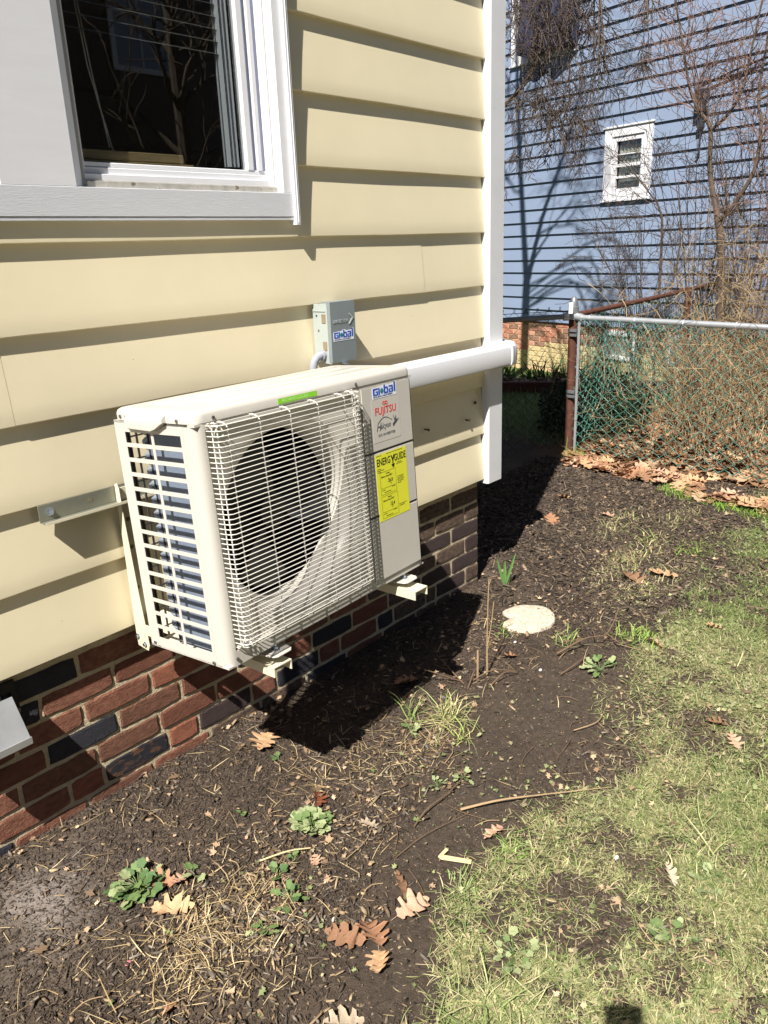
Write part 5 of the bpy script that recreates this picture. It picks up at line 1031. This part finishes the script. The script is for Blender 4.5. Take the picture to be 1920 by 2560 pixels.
# tree hidden behind the house corner whose shadow and drooping twigs are in view
tree('bare_tree','tall bare tree behind the house corner with drooping grey twigs','tree',(5.92,3.02,0),[
 ([(5.92,3.02,-.1),(5.93,3.0,2.0),(5.92,2.96,4.0),(5.92,2.94,5.0)],.085,.062,(0,.5,.5)),
 ([(5.92,2.94,5.0),(5.95,3.03,5.8),(5.98,3.15,7.1),(5.95,3.2,8.6)],.050,.02,(7,.9,.35)),
 ([(5.92,2.94,4.9),(5.86,2.68,5.8),(5.76,2.32,6.6),(5.68,2.05,7.4)],.046,.016,(8,.9,.3)),
 ([(5.90,2.86,5.2),(5.84,2.55,5.6),(5.72,2.15,6.0)],.022,.010,(4,.7,.3)),
 ([(5.92,2.98,2.35),(5.98,2.62,2.62),(6.0,2.36,2.80),(6.0,2.22,3.0),(5.98,2.10,3.3)],.022,.008,(8,.55,.3)),
 ([(5.92,2.95,4.6),(5.95,2.3,4.75),(5.98,2.0,4.2),(6.0,1.95,3.4),(6.0,1.9,2.6)],.018,.004,(16,.42,.45)),
 ([(5.92,2.95,4.7),(5.9,2.1,4.9),(5.9,1.72,4.2),(5.95,1.62,3.3),(5.98,1.55,2.75)],.016,.004,(16,.42,.45)),
 ([(5.92,2.95,4.5),(5.8,2.45,4.5),(5.8,2.25,3.8),(5.85,2.15,3.1),(5.9,2.0,2.45)],.016,.004,(16,.42,.45)),
 ([(5.92,2.95,4.8),(6.1,1.9,4.9),(6.15,1.4,4.2),(6.1,1.3,3.4),(6.1,1.25,2.9)],.014,.003,(12,.36,.45)),
 ([(5.92,2.95,4.4),(5.9,2.6,4.2),(5.9,2.42,3.5),(5.95,2.35,2.9),(5.95,2.32,2.3)],.014,.003,(14,.34,.4)),
 ([(5.92,2.95,4.6),(6.0,2.2,4.6),(6.05,1.75,4.0),(6.05,1.68,3.2),(6.05,1.65,2.35)],.014,.003,(14,.36,.4)),
 ([(5.92,2.95,4.9),(6.2,2.1,4.6),(6.2,1.85,3.9),(6.2,1.80,3.2),(6.2,1.78,2.8)],.014,.003,(14,.40,.4)),
 ([(5.92,2.95,4.4),(5.85,2.4,4.3),(5.8,2.1,3.7),(5.8,2.02,3.2),(5.8,1.98,2.7)],.014,.003,(14,.40,.4)),
],m_bark,m_tw,5,depth=2,droop=.8,spread=.8,nb=(4,6),minr=.0026,wig=.26)
tree('bare_tree','slender forked bare tree with reddish brown bark behind the fence','tree',(6.3,.54,0),[
 ([(6.3,.54,-.1),(6.3,.55,.8),(6.3,.59,1.35),(6.3,.64,1.6)],.038,.031,(2,.5,.6)),
 ([(6.3,.64,1.58),(6.3,.74,1.95),(6.3,.765,2.28),(6.3,.86,2.42),(6.3,.96,2.60),(6.3,1.05,2.95),(6.3,1.2,3.5)],.024,.006,(18,.55,.35)),
 ([(6.3,.77,2.27),(6.3,.64,2.37),(6.3,.54,2.54),(6.3,.50,2.8),(6.25,.40,3.4)],.016,.006,(10,.5,.3)),
 ([(6.3,.63,1.55),(6.3,.50,1.72),(6.3,.38,1.96),(6.3,.37,2.3),(6.3,.41,2.5),(6.3,.36,3.2)],.021,.007,(16,.5,.3)),
 ([(6.3,.41,2.45),(6.25,.2,2.55),(6.2,.0,2.9)],.012,.005,(6,.4,.2)),
],m_barkr,m_twr,9,depth=2,droop=-.15,spread=.8,nb=(4,6),minr=.0022,wig=.25)
tree('bare_shrub','thin dark stemmed bare shrub in front of the small far window','shrub',(6.25,1.08,0),[
 ([(6.25,1.08,-.1),(6.3,1.11,1.4),(6.3,1.16,1.7),(6.3,1.25,1.82),(6.3,1.45,2.05)],.014,.004,(12,.55,.3)),
 ([(6.25,1.08,.5),(6.3,.95,1.3),(6.3,1.0,1.9)],.009,.004,(8,.45,.3)),
 ([(6.25,1.10,.4),(6.25,1.45,1.0),(6.25,1.75,1.45)],.009,.003,(9,.45,.3)),
 ([(6.25,1.08,.3),(6.25,1.25,1.0),(6.3,1.30,1.5)],.008,.003,(8,.4,.3))],m_tw,m_tw,13,depth=2,droop=-.1,spread=.8,nb=(3,4),minr=.0019,wig=.25)
for i,(bx,by,lab,hh,nl,mt_) in enumerate(((6.7,.9,'dark thin stemmed bush between the two forked shrubs',2.7,12,m_tw),(6.9,-.3,'tall dark bare bush at the right edge of the view',3.2,14,m_tw),(6.6,.35,'dark bare bush right behind the forked tree',3.0,13,m_tw),(6.8,1.5,'low dark bare bush before the small far window',1.9,10,m_tw),(5.6,.25,'tangle of tan canes nearest the rusty line post',1.45,16,m_twt),(5.3,-.25,'pale dry bush behind the middle of the green fence',1.25,18,m_twt),(6.4,-.15,'reddish bare bush below the forked tree at the right',2.6,14,m_twr),(5.0,.35,'low dry bush just behind the rusty corner post',.8,14,m_twt),(6.9,.15,'tall tan bush at the far right behind the fences',2.4,15,m_twr),(5.5,-.85,'pale dry bush at the right edge behind the fence',1.3,16,m_twt),(7.0,.62,'brown brush heaped on the rusty rail',1.7,14,m_twt))):
    R=random.Random(70+i); limbs=[]
    for k in range(nl):
        a=R.uniform(0,6.28); s=R.uniform(.15,.55)*hh*.5; limbs.append(([(bx,by,-.02),(bx+s*.4*math.cos(a),by+s*.4*math.sin(a),hh*.45),(bx+s*math.cos(a),by+s*math.sin(a),hh*R.uniform(.7,1.0))],.0055,.0020,(7,.30*max(1,hh*.6),.25)))
    tree('dry_bush',lab,'bush',(bx,by,0),limbs,mt_,mt_,80+i,depth=1,droop=.15,spread=.9,nb=(2,4),minr=.0020,wig=.35)
for i,(bx,by) in enumerate(((-3.6,-6.2),(-1.2,-6.9),(5.5,-6.8))):  # unseen trees added to cut sky fill and show in the pane reflection
    tree('bare_tree',('unseen added bare tree mirrored at the left of the window pane','unseen added bare tree mirrored in the middle of the window pane','unseen added bare tree far to the right behind the photographer')[i],'tree',(bx,by,0),[([(bx,by,-.1),(bx+.1,by,2.0),(bx,by+.1,4.2),(bx+.2,by,6.8)],.13,.03,(16,1.6,.25))],m_bark,m_tw,90+i,depth=2,droop=.1,spread=.8,nb=(3,5),minr=.006,wig=.25)
# dark shrub added to stand in for shade just behind the green mesh
es=setp(empty('shade_shrub',(4.95,1.02,0)),'low dark shrub added in place of the shade behind the green mesh beside the rusty post','shrub')
r_=random.Random(17); sm_=MB(); lf=MB()
for k in range(26):
    a=r_.uniform(0,6.28); rad=r_.uniform(.1,.42); h_=r_.uniform(.25,.52); p=(rad*math.cos(a)*1.25,rad*math.sin(a),h_); sm_.tube([(0,0,0),(p[0]*.5,p[1]*.5,h_*.6),p],.006,4,cap=False)
for k in range(3600):
    a=r_.uniform(0,6.28); u=r_.random()**.5; zz=r_.uniform(.02,.52)*(1-.45*u*u); c_=Vector((.52*u*math.cos(a),.42*u*math.sin(a),zz)); d1=Vector((r_.gauss(0,1),r_.gauss(0,1),r_.gauss(0,1))).normalized()*.022; d2=d1.cross(Vector((r_.gauss(0,1),r_.gauss(0,1),r_.gauss(0,1)))).normalized()*.009
    lf.face([c_-d1,c_+d2,c_+d1,c_-d2])
sm_.build('stems',m_tw,es,norm=False); lf.build('foliage',mat('shade_shrub_leaf',L3(44,58,40),rough=.7,var=.4,vscale=8,spec=.2),es,norm=False)
# vines laced through the green mesh
vm=MB(); R=random.Random(33)
for i in range(170):
    t=R.random(); y=PY-.1-t*1.9; x=PX-.03+(y-PY)*.045+R.uniform(-.03,.08); z=R.uniform(.02,.8); p=Vector((x,y,z)); d=Vector((R.gauss(0,.2),R.gauss(0,.8),abs(R.gauss(.6,.6)))).normalized(); path=[p]
    for k in range(R.randint(4,9)): d=(d+Vector((R.gauss(0,.15),R.gauss(0,.4),R.gauss(0,.3)))).normalized(); p=p+d*.06; p.x=min(max(p.x,PX-.16),PX+.12); path.append(p.copy())
    vm.tube(path,R.uniform(.0008,.0018),3,cap=False)
vm2=MB()
for i in range(950):
    x=R.uniform(4.25,7.2); y=R.uniform(-1.7,.68); 
    if x<4.9 and y>.3: continue
    h_=R.uniform(.25,.95); lx,ly=R.gauss(0,.22)*h_,R.gauss(0,.22)*h_; z0=hz(x,y); kx,ky=R.gauss(0,.06),R.gauss(0,.06)
    vm2.tube([(x,y,z0),(x+lx*.4+kx,y+ly*.4+ky,z0+h_*.45),(x+lx,y+ly,z0+h_*.85),(x+lx*1.6+kx,y+ly*1.6,z0+h_*R.uniform(.8,1.05))],[.0034,.0028,.0020,.0012],3,cap=False)
setp(vm2.build('dry_brush',mat('brush_tan',L3(184,160,122),rough=.85,var=.5,vscale=6,col2=L3(140,116,88),c2pos=(.45,.6)),None,norm=False),'dense pale tan dry brush standing in the leaf litter behind the green fence','brush',kind='stuff')
setp(vm.build('dry_vines',m_twt,None,norm=False),'thin dry vines laced through the green wire mesh','vines',kind='stuff')
vm=MB()
for i in range(140):
    x=R.uniform(4.5,7.4); y=.88+R.uniform(-.12,.12); p=Vector((x,y,R.uniform(.5,1.05))); d=Vector((R.gauss(0,1),R.gauss(0,.5),R.gauss(.1,.5))).normalized(); path=[p]
    for k in range(R.randint(5,12)): d=(d+Vector((R.gauss(0,.25),R.gauss(0,.2),R.gauss(-.02,.25)))).normalized(); p=p+d*.07; path.append(p.copy())
    vm.tube(path,R.uniform(.0015,.003),3,cap=False)
setp(vm.build('rail_vines',m_twt,None,norm=False),'tangled tan vines heaped along the rusty rail','vines',kind='stuff')

# ------------------------------------------------------------------ the smartphone at the viewpoint (its shadow falls on the lawn)
ph=MB(); ph.prism([(y,z) for y,z in rrect(-.0385,.0385,-.125,.036,.010,4)],'x',0,.008)
v=[]; c0=CAM-f*.012
for p in ph.v: v.append(tuple(rr*p[1]+uu*p[2]-f*p[0]))
ph.v=v; po=ph.build('smartphone',mat('phone_black',L3(26,26,28),rough=.3),None,loc=c0); setp(po,'dark smartphone held at the viewpoint, throwing the small square shadow on the lawn','phone')
